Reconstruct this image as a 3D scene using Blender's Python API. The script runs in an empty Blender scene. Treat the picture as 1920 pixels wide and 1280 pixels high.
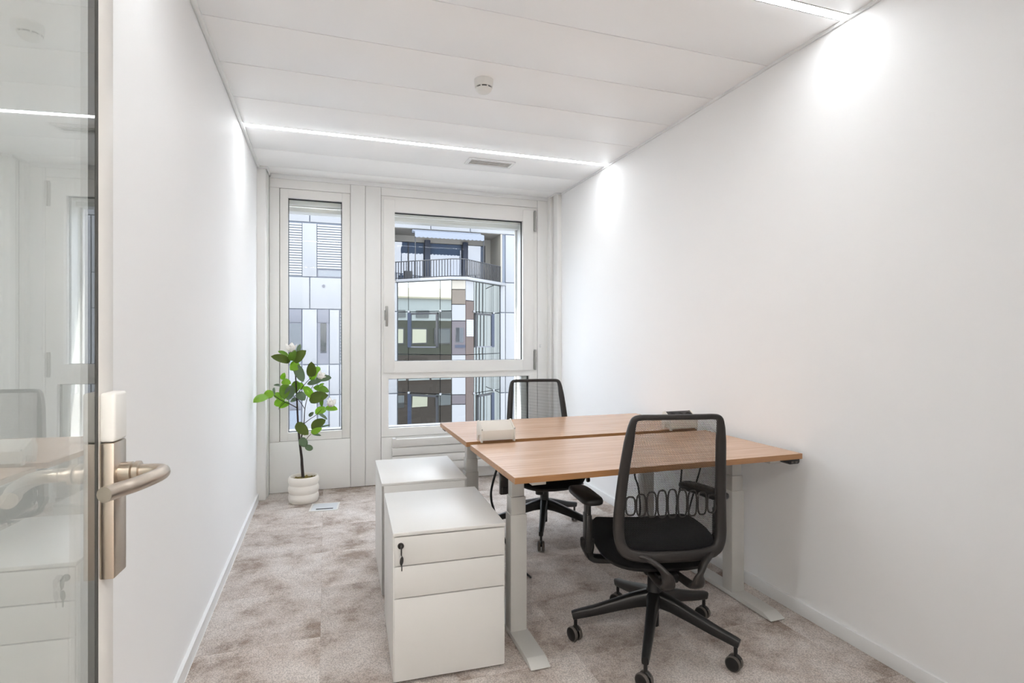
import bpy, bmesh, math, random
from mathutils import Vector, Matrix
random.seed(11)
R = math.radians
SC = bpy.context.scene
COL = SC.collection

# ------------------------------------------------------------------ camera, sky, sun, exposure
cam_d = bpy.data.cameras.new('camera')
cam_d.sensor_width = 36.0
cam_d.lens = 19.427
cam_d.shift_y = -0.0030
cam_d.clip_start = 0.02
cam = bpy.data.objects.new('camera', cam_d)
cam.location = (0, 0, 1.3)
cam.rotation_euler = (R(90), 0, R(-18.615))
COL.objects.link(cam)
SC.camera = cam

SC.view_settings.view_transform = 'Standard'
SC.view_settings.look = 'None'
SC.view_settings.gamma = 1.0
SC.view_settings.use_curve_mapping = False
SC.view_settings.exposure = 0.74
SC.cycles.use_denoising = True
SC.cycles.max_bounces = 14
SC.cycles.diffuse_bounces = 8
SC.cycles.glossy_bounces = 6
SC.cycles.transparent_max_bounces = 24
SC.cycles.sample_clamp_indirect = 8.0

STRIP = 21.5          # radiance of the ceiling light strips
CORRIDOR = 60.0       # radiance of the corridor light behind the camera
SKY = 4.2

world = bpy.data.worlds.new('overcast_sky')
world.use_nodes = True
SC.world = world
wn, wl = world.node_tree.nodes, world.node_tree.links
wn.clear()
wo = wn.new('ShaderNodeOutputWorld'); wb = wn.new('ShaderNodeBackground')
wt = wn.new('ShaderNodeTexCoord'); wx = wn.new('ShaderNodeTexNoise'); wr = wn.new('ShaderNodeValToRGB')
wx.inputs['Scale'].default_value = 2.6; wx.inputs['Detail'].default_value = 6
wr.color_ramp.elements[0].position = 0.38; wr.color_ramp.elements[0].color = (0.70, 0.81, 1.0, 1)
wr.color_ramp.elements[1].position = 0.62; wr.color_ramp.elements[1].color = (0.98, 0.97, 1.0, 1)
wl.new(wt.outputs['Generated'], wx.inputs['Vector']); wl.new(wx.outputs['Fac'], wr.inputs['Fac'])
wl.new(wr.outputs['Color'], wb.inputs['Color']); wb.inputs['Strength'].default_value = SKY
wl.new(wb.outputs['Background'], wo.inputs['Surface'])

sun_d = bpy.data.lights.new('sun', 'SUN')
sun_d.energy = 6.0; sun_d.angle = R(0.6); sun_d.color = (1.0, 0.95, 0.88)
sun = bpy.data.objects.new('sun', sun_d)
sun.rotation_euler = Vector((1.0, -0.178, -0.95)).to_track_quat('-Z', 'Y').to_euler()
COL.objects.link(sun)

# ------------------------------------------------------------------ materials
def lin(c):
    o = []
    for v in c:
        v /= 255.0
        o.append(v / 12.92 if v <= 0.04045 else ((v + 0.055) / 1.055) ** 2.4)
    return (*o, 1.0)

def mat(name, rgb, rough=0.5, metal=0.0, var=0.03, scale=8.0, bump=0.0, bscale=60.0, spec=0.5):
    """Plain procedural material: base colour with a slight noise, optional fine bump."""
    m = bpy.data.materials.new(name); m.use_nodes = True
    n, l = m.node_tree.nodes, m.node_tree.links
    p = n['Principled BSDF']
    p.inputs['Roughness'].default_value = rough; p.inputs['Metallic'].default_value = metal
    p.inputs['Specular IOR Level'].default_value = spec
    c = lin(rgb)
    t = n.new('ShaderNodeTexCoord'); x = n.new('ShaderNodeTexNoise'); x.inputs['Scale'].default_value = scale
    x.inputs['Detail'].default_value = 4
    l.new(t.outputs['Object'], x.inputs['Vector'])
    r = n.new('ShaderNodeValToRGB')
    r.color_ramp.elements[0].color = tuple(v * (1 - var) for v in c[:3]) + (1,)
    r.color_ramp.elements[1].color = tuple(min(1, v * (1 + var)) for v in c[:3]) + (1,)
    l.new(x.outputs['Fac'], r.inputs['Fac']); l.new(r.outputs['Color'], p.inputs['Base Color'])
    if bump:
        y = n.new('ShaderNodeTexNoise'); y.inputs['Scale'].default_value = bscale
        l.new(t.outputs['Object'], y.inputs['Vector'])
        b = n.new('ShaderNodeBump'); b.inputs['Strength'].default_value = bump; b.inputs['Distance'].default_value = 0.002
        l.new(y.outputs['Fac'], b.inputs['Height']); l.new(b.outputs['Normal'], p.inputs['Normal'])
    return m

def schlick(n, l, r0, top=1.0):
    """Angle-dependent reflectance that is the same from both sides of a pane."""
    g = n.new('ShaderNodeNewGeometry'); d = n.new('ShaderNodeVectorMath'); d.operation = 'DOT_PRODUCT'
    l.new(g.outputs['Normal'], d.inputs[0]); l.new(g.outputs['Incoming'], d.inputs[1])
    a = n.new('ShaderNodeMath'); a.operation = 'ABSOLUTE'; l.new(d.outputs['Value'], a.inputs[0])
    s = n.new('ShaderNodeMath'); s.operation = 'SUBTRACT'; s.inputs[0].default_value = 1.0; l.new(a.outputs[0], s.inputs[1])
    p = n.new('ShaderNodeMath'); p.operation = 'POWER'; l.new(s.outputs[0], p.inputs[0]); p.inputs[1].default_value = 5.0
    k = n.new('ShaderNodeMath'); k.operation = 'MULTIPLY_ADD'; l.new(p.outputs[0], k.inputs[0])
    k.inputs[1].default_value = top - r0; k.inputs[2].default_value = r0
    return k.outputs[0]

def glass(name, tint, r0):
    m = bpy.data.materials.new(name); m.use_nodes = True
    n, l = m.node_tree.nodes, m.node_tree.links; n.clear()
    o = n.new('ShaderNodeOutputMaterial'); t = n.new('ShaderNodeBsdfTransparent'); g = n.new('ShaderNodeBsdfGlossy')
    t.inputs['Color'].default_value = (*tint, 1); g.inputs['Roughness'].default_value = 0.0
    mx = n.new('ShaderNodeMixShader')
    l.new(schlick(n, l, r0), mx.inputs[0]); l.new(t.outputs[0], mx.inputs[1]); l.new(g.outputs[0], mx.inputs[2])
    l.new(mx.outputs[0], o.inputs['Surface'])
    return m

def mirror_glass(name, body, tint, r0, warp=0.0, wscale=0.5):
    """Coated facade glass: dark interior behind, strong slightly wavy reflection in front."""
    m = bpy.data.materials.new(name); m.use_nodes = True
    n, l = m.node_tree.nodes, m.node_tree.links; n.clear()
    o = n.new('ShaderNodeOutputMaterial'); d = n.new('ShaderNodeBsdfDiffuse'); g = n.new('ShaderNodeBsdfGlossy')
    t = n.new('ShaderNodeTexCoord'); x = n.new('ShaderNodeTexNoise'); x.inputs['Scale'].default_value = 1.6
    r = n.new('ShaderNodeValToRGB'); c = lin(body)
    r.color_ramp.elements[0].color = tuple(v * 0.5 for v in c[:3]) + (1,); r.color_ramp.elements[1].color = c
    l.new(t.outputs['Object'], x.inputs['Vector']); l.new(x.outputs['Fac'], r.inputs['Fac']); l.new(r.outputs['Color'], d.inputs['Color'])
    g.inputs['Color'].default_value = (*tint, 1); g.inputs['Roughness'].default_value = 0.0
    if warp:
        y = n.new('ShaderNodeTexNoise'); y.inputs['Scale'].default_value = wscale; y.inputs['Detail'].default_value = 1
        l.new(t.outputs['Object'], y.inputs['Vector'])
        b = n.new('ShaderNodeBump'); b.inputs['Strength'].default_value = 1.0; b.inputs['Distance'].default_value = warp
        l.new(y.outputs['Fac'], b.inputs['Height']); l.new(b.outputs['Normal'], g.inputs['Normal'])
    mx = n.new('ShaderNodeMixShader')
    l.new(schlick(n, l, r0), mx.inputs[0]); l.new(d.outputs[0], mx.inputs[1]); l.new(g.outputs[0], mx.inputs[2])
    l.new(mx.outputs[0], o.inputs['Surface'])
    return m

def emitter(name, rgb, strength):
    m = bpy.data.materials.new(name); m.use_nodes = True
    n, l = m.node_tree.nodes, m.node_tree.links; n.clear()
    o = n.new('ShaderNodeOutputMaterial'); e = n.new('ShaderNodeEmission')
    e.inputs['Color'].default_value = (*rgb, 1); e.inputs['Strength'].default_value = strength
    l.new(e.outputs[0], o.inputs['Surface'])
    return m

def carpet_material():
    m = bpy.data.materials.new('carpet_pile'); m.use_nodes = True
    n, l = m.node_tree.nodes, m.node_tree.links
    p = n['Principled BSDF']; p.inputs['Roughness'].default_value = 0.95; p.inputs['Specular IOR Level'].default_value = 0.1
    g = n.new('ShaderNodeNewGeometry'); oi = n.new('ShaderNodeObjectInfo')
    sh = n.new('ShaderNodeVectorMath'); sh.operation = 'MULTIPLY_ADD'
    cb = n.new('ShaderNodeCombineXYZ')
    for k in range(3): l.new(oi.outputs['Random'], cb.inputs[k])
    l.new(cb.outputs[0], sh.inputs[0]); sh.inputs[1].default_value = (7, 13, 5); l.new(g.outputs['Position'], sh.inputs[2])
    big = n.new('ShaderNodeTexNoise'); big.inputs['Scale'].default_value = 4.2; big.inputs['Detail'].default_value = 9
    big.inputs['Roughness'].default_value = 0.66
    l.new(sh.outputs[0], big.inputs['Vector'])
    ramp = n.new('ShaderNodeValToRGB')
    e = ramp.color_ramp.elements
    e[0].position = 0.36; e[0].color = lin((166, 151, 140)); e[1].position = 0.60; e[1].color = lin((222, 214, 208))
    k = e.new(0.47); k.color = lin((203, 192, 184))
    l.new(big.outputs['Fac'], ramp.inputs['Fac'])
    # tufts: fine loops in a diagonal weave
    tc = n.new('ShaderNodeVectorRotate'); tc.inputs['Angle'].default_value = 0.6
    l.new(g.outputs['Position'], tc.inputs['Vector'])
    vo = n.new('ShaderNodeTexVoronoi'); vo.inputs['Scale'].default_value = 190.0
    l.new(tc.outputs[0], vo.inputs['Vector'])
    vr = n.new('ShaderNodeMapRange'); vr.inputs['From Min'].default_value = 0.0; vr.inputs['From Max'].default_value = 0.75
    vr.inputs['To Min'].default_value = 1.18; vr.inputs['To Max'].default_value = 0.66
    l.new(vo.outputs['Distance'], vr.inputs['Value'])
    tone = n.new('ShaderNodeMapRange'); tone.inputs['To Min'].default_value = 0.93; tone.inputs['To Max'].default_value = 1.05
    l.new(oi.outputs['Random'], tone.inputs['Value'])
    mu = n.new('ShaderNodeMath'); mu.operation = 'MULTIPLY'; l.new(vr.outputs[0], mu.inputs[0]); l.new(tone.outputs[0], mu.inputs[1])
    sc = n.new('ShaderNodeVectorMath'); sc.operation = 'SCALE'
    l.new(ramp.outputs['Color'], sc.inputs[0]); l.new(mu.outputs[0], sc.inputs['Scale'])
    l.new(sc.outputs[0], p.inputs['Base Color'])
    b = n.new('ShaderNodeBump'); b.inputs['Strength'].default_value = 0.6; b.inputs['Distance'].default_value = 0.003; b.invert = True
    l.new(vo.outputs['Distance'], b.inputs['Height']); l.new(b.outputs['Normal'], p.inputs['Normal'])
    return m

def wood_material(name, a, b_, rough):
    m = bpy.data.materials.new(name); m.use_nodes = True
    n, l = m.node_tree.nodes, m.node_tree.links
    p = n['Principled BSDF']; p.inputs['Roughness'].default_value = rough; p.inputs['Specular IOR Level'].default_value = 0.8
    t = n.new('ShaderNodeTexCoord'); mp = n.new('ShaderNodeMapping'); mp.inputs['Scale'].default_value = (1.1, 22, 22)
    l.new(t.outputs['Object'], mp.inputs['Vector'])
    x = n.new('ShaderNodeTexNoise'); x.inputs['Scale'].default_value = 2.4; x.inputs['Detail'].default_value = 7; x.inputs['Roughness'].default_value = 0.62
    x.inputs['Distortion'].default_value = 0.25
    l.new(mp.outputs[0], x.inputs['Vector'])
    r = n.new('ShaderNodeValToRGB'); r.color_ramp.elements[0].position = 0.3; r.color_ramp.elements[1].position = 0.72
    r.color_ramp.elements[0].color = lin(a); r.color_ramp.elements[1].color = lin(b_)
    l.new(x.outputs['Fac'], r.inputs['Fac']); l.new(r.outputs['Color'], p.inputs['Base Color'])
    return m

def mesh_fabric(name, pitch, hole):
    """Woven net: staggered round holes cut through a dark cloth, laid out in the cloth's own UVs (metres)."""
    m = bpy.data.materials.new(name); m.use_nodes = True
    n, l = m.node_tree.nodes, m.node_tree.links
    p = n['Principled BSDF']; p.inputs['Base Color'].default_value = lin((26, 25, 26)); p.inputs['Roughness'].default_value = 0.75
    o = n['Material Output']
    uv = n.new('ShaderNodeTexCoord'); s = n.new('ShaderNodeSeparateXYZ'); l.new(uv.outputs['UV'], s.inputs[0])
    def M(op, a, b=None, c=None):
        k = n.new('ShaderNodeMath'); k.operation = op
        for i, v in enumerate((a, b, c)):
            if v is None: continue
            if isinstance(v, (int, float)): k.inputs[i].default_value = v
            else: l.new(v, k.inputs[i])
        return k.outputs[0]
    v = M('DIVIDE', s.outputs['Y'], pitch * 0.86); row = M('FLOOR', v)
    odd = M('MODULO', row, 2.0)
    u = M('MULTIPLY_ADD', odd, 0.5, M('DIVIDE', s.outputs['X'], pitch))
    fu = M('SUBTRACT', M('FRACT', u), 0.5); fv = M('SUBTRACT', M('FRACT', v), 0.5)
    d = M('SQRT', M('ADD', M('MULTIPLY', fu, fu), M('MULTIPLY', fv, fv)))
    cut = M('LESS_THAN', d, hole)
    tr = n.new('ShaderNodeBsdfTransparent'); mx = n.new('ShaderNodeMixShader')
    l.new(cut, mx.inputs[0]); l.new(p.outputs[0], mx.inputs[1]); l.new(tr.outputs[0], mx.inputs[2]); l.new(mx.outputs[0], o.inputs['Surface'])
    return m

M = {}
M['wall'] = mat('wall_paint', (241, 241, 241), 0.6, var=0.006, scale=1.5, bump=0.03, bscale=140, spec=0.3)
M['ceiling'] = mat('ceiling_metal', (247, 247, 247), 0.35, var=0.006, scale=2, spec=0.4)
M['shadow_gap'] = mat('grey_gap', (205, 205, 202), 0.7)
M['slot'] = mat('dark_gap', (70, 70, 68), 0.8)
M['frame'] = mat('window_lacquer', (238, 237, 234), 0.35, var=0.008)
M['panel'] = mat('panel_lacquer', (237, 237, 235), 0.4, var=0.008)
M['skirting'] = mat('skirting_lacquer', (230, 231, 231), 0.35, var=0.01)
M['gasket'] = mat('black_gasket', (46, 48, 50), 0.6)
M['carpet'] = carpet_material()
M['underlay'] = mat('underlay', (110, 102, 96), 0.95)
M['steel'] = mat('brushed_steel', (196, 185, 172), 0.3, 1.0, var=0.06, scale=30)
M['hinge'] = mat('hinge_metal', (160, 160, 156), 0.35, 0.8)
M['alu'] = mat('satin_aluminium', (222, 221, 218), 0.3, 0.25)
M['reader'] = mat('reader_plastic', (226, 225, 221), 0.35)
M['glass'] = glass('window_glass', (0.97, 0.985, 0.98), 0.016)
M['door_glass'] = glass('door_glass', (0.93, 0.955, 0.94), 0.24)
M['strip'] = emitter('light_diffuser', (0.945, 0.975, 1.0), STRIP)
M['corridor'] = emitter('corridor_diffuser', (1.0, 0.96, 0.91), CORRIDOR)
M['wood_top'] = wood_material('oak_laminate', (186, 144, 112), (214, 177, 148), 0.26)
M['wood_edge'] = wood_material('oak_edge', (150, 104, 60), (172, 126, 80), 0.4)
M['desk_metal'] = mat('white_powder_coat', (196, 195, 191), 0.45, var=0.01, bump=0.05, bscale=400)
M['cabinet'] = mat('white_steel', (217, 216, 213), 0.38, var=0.01)
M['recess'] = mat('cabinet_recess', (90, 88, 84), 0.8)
M['black'] = mat('black_plastic', (24, 23, 23), 0.38, var=0.1, bump=0.06, bscale=500)
M['frame_black'] = mat('graphite_plastic', (41, 37, 35), 0.45, var=0.08, bump=0.08, bscale=500)
M['fabric'] = mat('black_fabric', (16, 16, 18), 0.9, var=0.2, scale=200, bump=0.4, bscale=700, spec=0.2)
M['tyre'] = mat('grey_tyre', (92, 87, 82), 0.6)
M['net'] = mesh_fabric('woven_net', 0.0052, 0.415)
M['cord'] = mat('black_cord', (22, 22, 23), 0.5)
M['box_plastic'] = mat('warm_white_plastic', (221, 216, 208), 0.45, var=0.01)
M['pot'] = mat('glazed_cream', (235, 230, 222), 0.35, var=0.03, scale=14)
M['soil'] = mat('moss', (112, 98, 44), 0.95, var=0.6, scale=40, bump=0.9, bscale=90)
M['bark'] = mat('bark', (58, 49, 46), 0.85, var=0.25, scale=30, bump=0.6, bscale=60)
M['leaf_d'] = mat('leaf_olive', (104, 122, 48), 0.4, var=0.25, scale=14)
M['leaf_m'] = mat('leaf_green', (122, 160, 54), 0.4, var=0.22, scale=14)
M['leaf_l'] = mat('leaf_bright', (150, 194, 56), 0.4, var=0.18, scale=14)
M['leaf_g'] = mat('leaf_underside', (122, 142, 112), 0.55, var=0.2, scale=14)
M['petal'] = mat('petal', (250, 247, 243), 0.6, var=0.03)
M['floor_lid'] = mat('zinc_lid', (204, 208, 212), 0.4, 0.2)
# outdoors
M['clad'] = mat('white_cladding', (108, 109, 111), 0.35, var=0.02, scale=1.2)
M['seam'] = mat('seam_grey', (120, 120, 118), 0.8)
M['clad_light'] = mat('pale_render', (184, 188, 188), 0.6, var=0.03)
M['reveal'] = mat('outer_reveal', (214, 215, 214), 0.5)
M['lacquer'] = mat('door_lacquer', (222, 220, 216), 0.4, var=0.01)
M['moss_dark'] = mat('dark_render', (70, 72, 62), 0.8, var=0.2)
M['cream'] = mat('cream_blind', (214, 208, 186), 0.7)
M['clad_joint'] = mat('cladding_joint', (88, 94, 104), 0.8)
M['slat'] = mat('blind_slat', (123, 125, 129), 0.4)
M['slat_back'] = mat('blind_shadow', (94, 98, 102), 0.8)
M['violet'] = mat('violet_grey_metal', (78, 79, 86), 0.4)
M['pane_dark'] = mirror_glass('dark_pane', (52, 54, 58), (0.8, 0.86, 0.92), 0.12)
M['pane_sky'] = mirror_glass('sky_pane', (70, 84, 104), (0.92, 0.95, 1.0), 0.12, 0.004, 0.8)
M['bay_glass'] = mirror_glass('bay_glass', (40, 38, 34), (0.86, 0.93, 0.90), 0.34, 0.004, 0.5)
M['navy'] = mat('navy_metal', (26, 35, 52), 0.6)
M['iron'] = mat('railing_iron', (36, 37, 40), 0.7)
M['soffit'] = mat('soffit_board', (121, 117, 110), 0.7)
M['awning'] = mat('awning_cloth', (98, 103, 112), 0.8)
M['beige'] = mat('beige_panel', (122, 117, 107), 0.6)
M['taupe'] = mat('taupe_boards', (78, 70, 61), 0.7, var=0.2, scale=6)
M['umber'] = mat('umber_panel', (60, 47, 41), 0.6, var=0.2)
M['plum'] = mat('plum_panel', (62, 56, 60), 0.6)
M['asphalt'] = mat('asphalt', (120, 120, 118), 0.9)
M['roof'] = mat('roof_tile', (190, 180, 160), 0.8)

# ------------------------------------------------------------------ mesh helpers
class B:
    """A bmesh to which shapes are added; build() links it as one object."""
    def __init__(s): s.bm = bmesh.new()
    def box(s, x0, x1, y0, y1, z0, z1, bev=0.0, seg=2, mtx=None):
        r = bmesh.ops.create_cube(s.bm, size=1.0)
        vs = r['verts']
        for v in vs:
            v.co = Vector((x0 + (v.co.x + .5) * (x1 - x0), y0 + (v.co.y + .5) * (y1 - y0), z0 + (v.co.z + .5) * (z1 - z0)))
        if mtx is not None:
            for v in vs: v.co = mtx @ v.co
        if bev:
            es = list({e for v in vs for e in v.link_edges})
            bmesh.ops.bevel(s.bm, geom=es, offset=bev, segments=seg, affect='EDGES', profile=0.5)
        return s
    def prism(s, pts, axis, a, b, bev=0.0):
        """Extrude a closed outline pts [(p,q)] along axis x|y|z from a to b."""
        def co(p, q, t): return {'x': (t, p, q), 'y': (p, t, q), 'z': (p, q, t)}[axis]
        lo = [s.bm.verts.new(co(p, q, a)) for p, q in pts]; hi = [s.bm.verts.new(co(p, q, b)) for p, q in pts]
        n = len(pts); fs = [s.bm.faces.new(lo), s.bm.faces.new(hi)]
        for i in range(n): fs.append(s.bm.faces.new((lo[i], lo[(i + 1) % n], hi[(i + 1) % n], hi[i])))
        bmesh.ops.recalc_face_normals(s.bm, faces=fs)
        if bev:
            es = list({e for f in fs for e in f.edges})
            bmesh.ops.bevel(s.bm, geom=es, offset=bev, segments=2, affect='EDGES', profile=0.5)
        return s
    def ring(s, x0, x1, z0, z1, ix0, ix1, iz0, iz1, y0, y1, bev=0.0):
        """A rectangular frame in the xz plane as four mitre-free bars."""
        s.box(x0, ix0, y0, y1, z0, z1, bev); s.box(ix1, x1, y0, y1, z0, z1, bev)
        s.box(ix0, ix1, y0, y1, iz1, z1, 0); s.box(ix0, ix1, y0, y1, z0, iz0, 0)
        return s
    def tube(s, pts, rad, seg=12, closed=False, up=None, cap=True, power=2.0):
        """Sweep a (super)elliptic section along pts. rad: number, (w,h) or a list per point; w lies along the side, h along up."""
        pts = [Vector(p) for p in pts]; n = len(pts); rings = []
        prev = None
        for i, p in enumerate(pts):
            a = pts[(i - 1) % n] if (closed or i > 0) else p
            b = pts[(i + 1) % n] if (closed or i < n - 1) else p
            t = (b - a).normalized()
            if up is not None:
                u = Vector(up)
            else:
                u = prev if prev is not None else (Vector((0, 0, 1)) if abs(t.z) < 0.9 else Vector((1, 0, 0)))
            u = (u - t * u.dot(t)).normalized(); prev = u
            w = t.cross(u)
            r = rad[i] if isinstance(rad, list) else rad
            rw, rh = r if isinstance(r, tuple) else (r, r)
            ring = []
            for k in range(seg):
                th = 2 * math.pi * k / seg; c, d = math.cos(th), math.sin(th)
                c = math.copysign(abs(c) ** (2 / power), c); d = math.copysign(abs(d) ** (2 / power), d)
                ring.append(s.bm.verts.new(p + w * (c * rw) + u * (d * rh)))
            rings.append(ring)
        m = n if closed else n - 1
        for i in range(m):
            A, Bb = rings[i], rings[(i + 1) % n]
            for k in range(seg):
                s.bm.faces.new((A[k], A[(k + 1) % seg], Bb[(k + 1) % seg], Bb[k]))
        if not closed and cap:
            s.bm.faces.new(rings[0][::-1]); s.bm.faces.new(rings[-1])
        return s
    def lathe(s, prof, seg=28, c=(0, 0, 0), axis=(0, 0, 1)):
        """Revolve [(r,z)] about axis through c; open ends with r>0 are capped."""
        q = Vector((0, 0, 1)).rotation_difference(Vector(axis)); c = Vector(c); rings = []
        for r, z in prof:
            if r < 1e-6: rings.append([s.bm.verts.new(c + q @ Vector((0, 0, z)))])
            else: rings.append([s.bm.verts.new(c + q @ Vector((r * math.cos(2 * math.pi * k / seg), r * math.sin(2 * math.pi * k / seg), z))) for k in range(seg)])
        for A, Bb in zip(rings, rings[1:]):
            for k in range(seg):
                k2 = (k + 1) % seg
                f = [A[k % len(A)], A[k2 % len(A)], Bb[k2 % len(Bb)], Bb[k % len(Bb)]]
                f = [v for i, v in enumerate(f) if v not in f[:i]]
                if len(f) >= 3: s.bm.faces.new(f)
        for Rg, rev in ((rings[0], True), (rings[-1], False)):
            if len(Rg) > 2: s.bm.faces.new(Rg[::-1] if rev else Rg)
        return s
    def slab(s, outline, rings):
        """Stack outlines: rings = [(inset_scale_x, inset_scale_y, z)], capped at both ends."""
        rr = []
        for sx, sy, z in rings:
            rr.append([s.bm.verts.new((x * sx, y * sy, z + dz)) for x, y, dz in outline])
        n = len(outline)
        for A, Bb in zip(rr, rr[1:]):
            for k in range(n): s.bm.faces.new((A[k], A[(k + 1) % n], Bb[(k + 1) % n], Bb[k]))
        for Rg, rev in ((rr[0], True), (rr[-1], False)):
            c = s.bm.verts.new(sum((v.co for v in Rg), Vector()) / n)
            for k in range(n):
                f = (Rg[k], Rg[(k + 1) % n], c); s.bm.faces.new(f[::-1] if rev else f)
        return s
    def move(s, mtx):
        bmesh.ops.transform(s.bm, matrix=mtx, verts=s.bm.verts); return s
    def mesh(s, name, angle=38):
        bmesh.ops.recalc_face_normals(s.bm, faces=s.bm.faces)
        me = bpy.data.meshes.new(name); s.bm.to_mesh(me); s.bm.free()
        for p in me.polygons: p.use_smooth = True
        me.set_sharp_from_angle(angle=R(angle))
        return me
    def build(s, name, m, parent=None, loc=None, rz=0.0, angle=38):
        return link(name, s.mesh(name, angle), m, parent, loc, rz)

def link(name, me, m, parent=None, loc=None, rz=0.0):
    o = bpy.data.objects.new(name, me)
    if m is not None and not me.materials: me.materials.append(m)
    COL.objects.link(o)
    if parent is not None: o.parent = parent
    if loc is not None: o.location = loc
    if rz: o.rotation_euler = (0, 0, rz)
    return o

def bx(name, m, parent, x0, x1, y0, y1, z0, z1, bev=0.0):
    """One box as its own object with its origin at its centre."""
    c = ((x0 + x1) / 2, (y0 + y1) / 2, (z0 + z1) / 2)
    b = B().box(x0 - c[0], x1 - c[0], y0 - c[1], y1 - c[1], z0 - c[2], z1 - c[2], bev)
    return b.build(name, m, parent, c)

def empty(name, loc=(0, 0, 0), rz=0.0):
    o = bpy.data.objects.new(name, None); o.empty_display_size = 0.1
    o.location = loc; o.rotation_euler = (0, 0, rz); COL.objects.link(o)
    return o

def tag(o, label, cat=None, group=None):
    o['label'] = label
    if cat: o['category'] = cat
    if group: o['group'] = group
    return o

def structure(o, label=None):
    o['kind'] = 'structure'
    if label: o['label'] = label
    return o

def smooth(pts, n=6, closed=False):
    """Catmull-Rom through pts."""
    P = [Vector(p) for p in pts]; N = len(P); out = []
    for i in range(N if closed else N - 1):
        if closed: a, b, c, d = P[(i - 1) % N], P[i], P[(i + 1) % N], P[(i + 2) % N]
        else: a, b, c, d = P[max(i - 1, 0)], P[i], P[i + 1], P[min(i + 2, N - 1)]
        for k in range(n):
            t = k / n
            out.append(0.5 * ((2 * b) + (c - a) * t + (2 * a - 5 * b + 4 * c - d) * t * t + (3 * b - a - 3 * c + d) * t ** 3))
    if not closed: out.append(P[-1])
    return out

def lerp(x, xs, ys):
    if x <= xs[0]: return ys[0]
    for a, b, c, d in zip(xs, xs[1:], ys, ys[1:]):
        if x <= b: return c + (d - c) * (x - a) / (b - a)
    return ys[-1]

# ------------------------------------------------------------------ room shell
XL, XR, ZC = -0.522, 2.124, 2.675
floor = structure(bx('floor', M['underlay'], None, XL, XR, 0.05, 5.20, -0.10, -0.006), 'taupe carpet tiles laid over the whole office floor')
tile_me = None
nx, ny = 6, 11
for i in range(nx):
    for j in range(ny):
        x0, y0 = XL + i * 0.5, 0.05 + j * 0.5
        w = min(0.5, XR - x0) - 0.0005; d = min(0.5, 5.06 - y0) - 0.0012
        if w < 0.02 or d < 0.02: continue
        full = w > 0.49 and d > 0.49
        if full and tile_me is not None:
            t = link('carpet_tile', tile_me, None, floor)
        else:
            t = B().box(0, w, 0, d, -0.0055, 0, 0).build('carpet_tile', M['carpet'], floor)
            if full: tile_me = t.data
        t.matrix_parent_inverse = floor.matrix_basis.inverted()
        t.location = (x0, y0, 0)

wl_o = structure(B().box(-0.64, XL, 0.05, 4.83, 0, 2.76).build('wall_left', M['wall']), 'plain white partition wall behind the open glass door')
wr_o = structure(B().box(XR, 2.26, 0.05, 4.83, 0, 2.76).build('wall_right', M['wall']), 'plain white wall beside the two desks')
bx_ = B().box(-0.509, -0.5215, 0.15, 4.83, 0, 0.062, 0.002)
structure(bx_.build('baseboard_left', M['skirting']), 'white skirting board along the left wall')
structure(B().box(2.111, 2.1235, 0.15, 4.83, 0, 0.062, 0.002).build('baseboard_right', M['skirting']), 'white skirting board under the desk-side wall')

ceil = structure(B().box(-0.70, 2.32, -2.2, 5.40, 2.705, 2.85).build('ceiling', M['seam']), 'white metal ceiling of wide panels with thin joints')
seams = [0.11, 0.525, 0.94, 1.355, (1.766, 1.815), 2.233, 2.645, 3.061, 3.479, (3.893, 3.947), 4.38, 4.803, 5.03]
lo = 0.11
for s_ in seams[1:]:
    hi = s_[0] if isinstance(s_, tuple) else s_
    bx('ceiling_panel', M['ceiling'], ceil, -0.500, 2.113, lo + 0.0024, hi - 0.0024, ZC, ZC + 0.018, 0.0012)
    lo = s_[1] if isinstance(s_, tuple) else s_
structure(B().box(-0.5212, -0.511, 0.05, 4.828, 2.666, 2.69, 0.001).box(-0.5115, -0.4985, 0.05, 4.84, 2.660, 2.69, 0.001).box(-0.511, -0.440, 4.806, 4.826, 2.656, 2.69, 0.001).box(-0.448, -0.4365, 4.82, 5.03, 2.654, 2.69, 0.001).build('trim_1', M['skirting']), 'thin white ceiling edge profile on the left')
structure(B().box(2.1115, 2.1232, 0.05, 4.82, 2.662, 2.69, 0.001).box(2.06, 2.1215, 4.806, 4.822, 2.662, 2.69, 0.001).box(2.050, 2.060, 4.81, 5.03, 2.657, 2.69, 0.001).build('trim_2', M['skirting']), 'thin white ceiling edge profile on the right')
structure(B().box(-0.44, 2.055, 5.003, 5.019, 2.640, 2.69, 0.001).build('trim_3', M['skirting']), 'white ceiling edge profile above the windows')

# wall ends and facade posts
structure(B().box(-0.60, -0.457, 4.828, 4.932, 0, 2.70, 0.010, 3).build('trim_4', M['panel']), 'rounded white end post of the left wall')
structure(B().box(-0.60, -0.449, 4.945, 5.10, 0, 2.70, 0.002).box(-0.60, -0.470, 4.92, 4.96, 0, 2.70).build('trim_5', M['panel']), 'narrow white corner post left of the slim window')
structure(B().box(2.080, 2.20, 4.828, 4.937, 0, 2.70, 0.010, 3).build('trim_6', M['panel']), 'rounded white end post of the right wall')
structure(B().box(2.056, 2.20, 4.950, 5.10, 0, 2.70, 0.002).box(2.095, 2.20, 4.92, 4.96, 0, 2.70).build('trim_7', M['panel']), 'narrow white corner post right of the large window')
structure(B().box(-0.466, -0.4735, 4.930, 4.946, 0, 2.66).build('trim_8', M['slot']), 'dark shadow joint in the left corner post')
structure(B().box(2.089, 2.097, 4.935, 4.951, 0, 2.66).build('trim_9', M['slot']), 'dark shadow joint in the right corner post')

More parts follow.
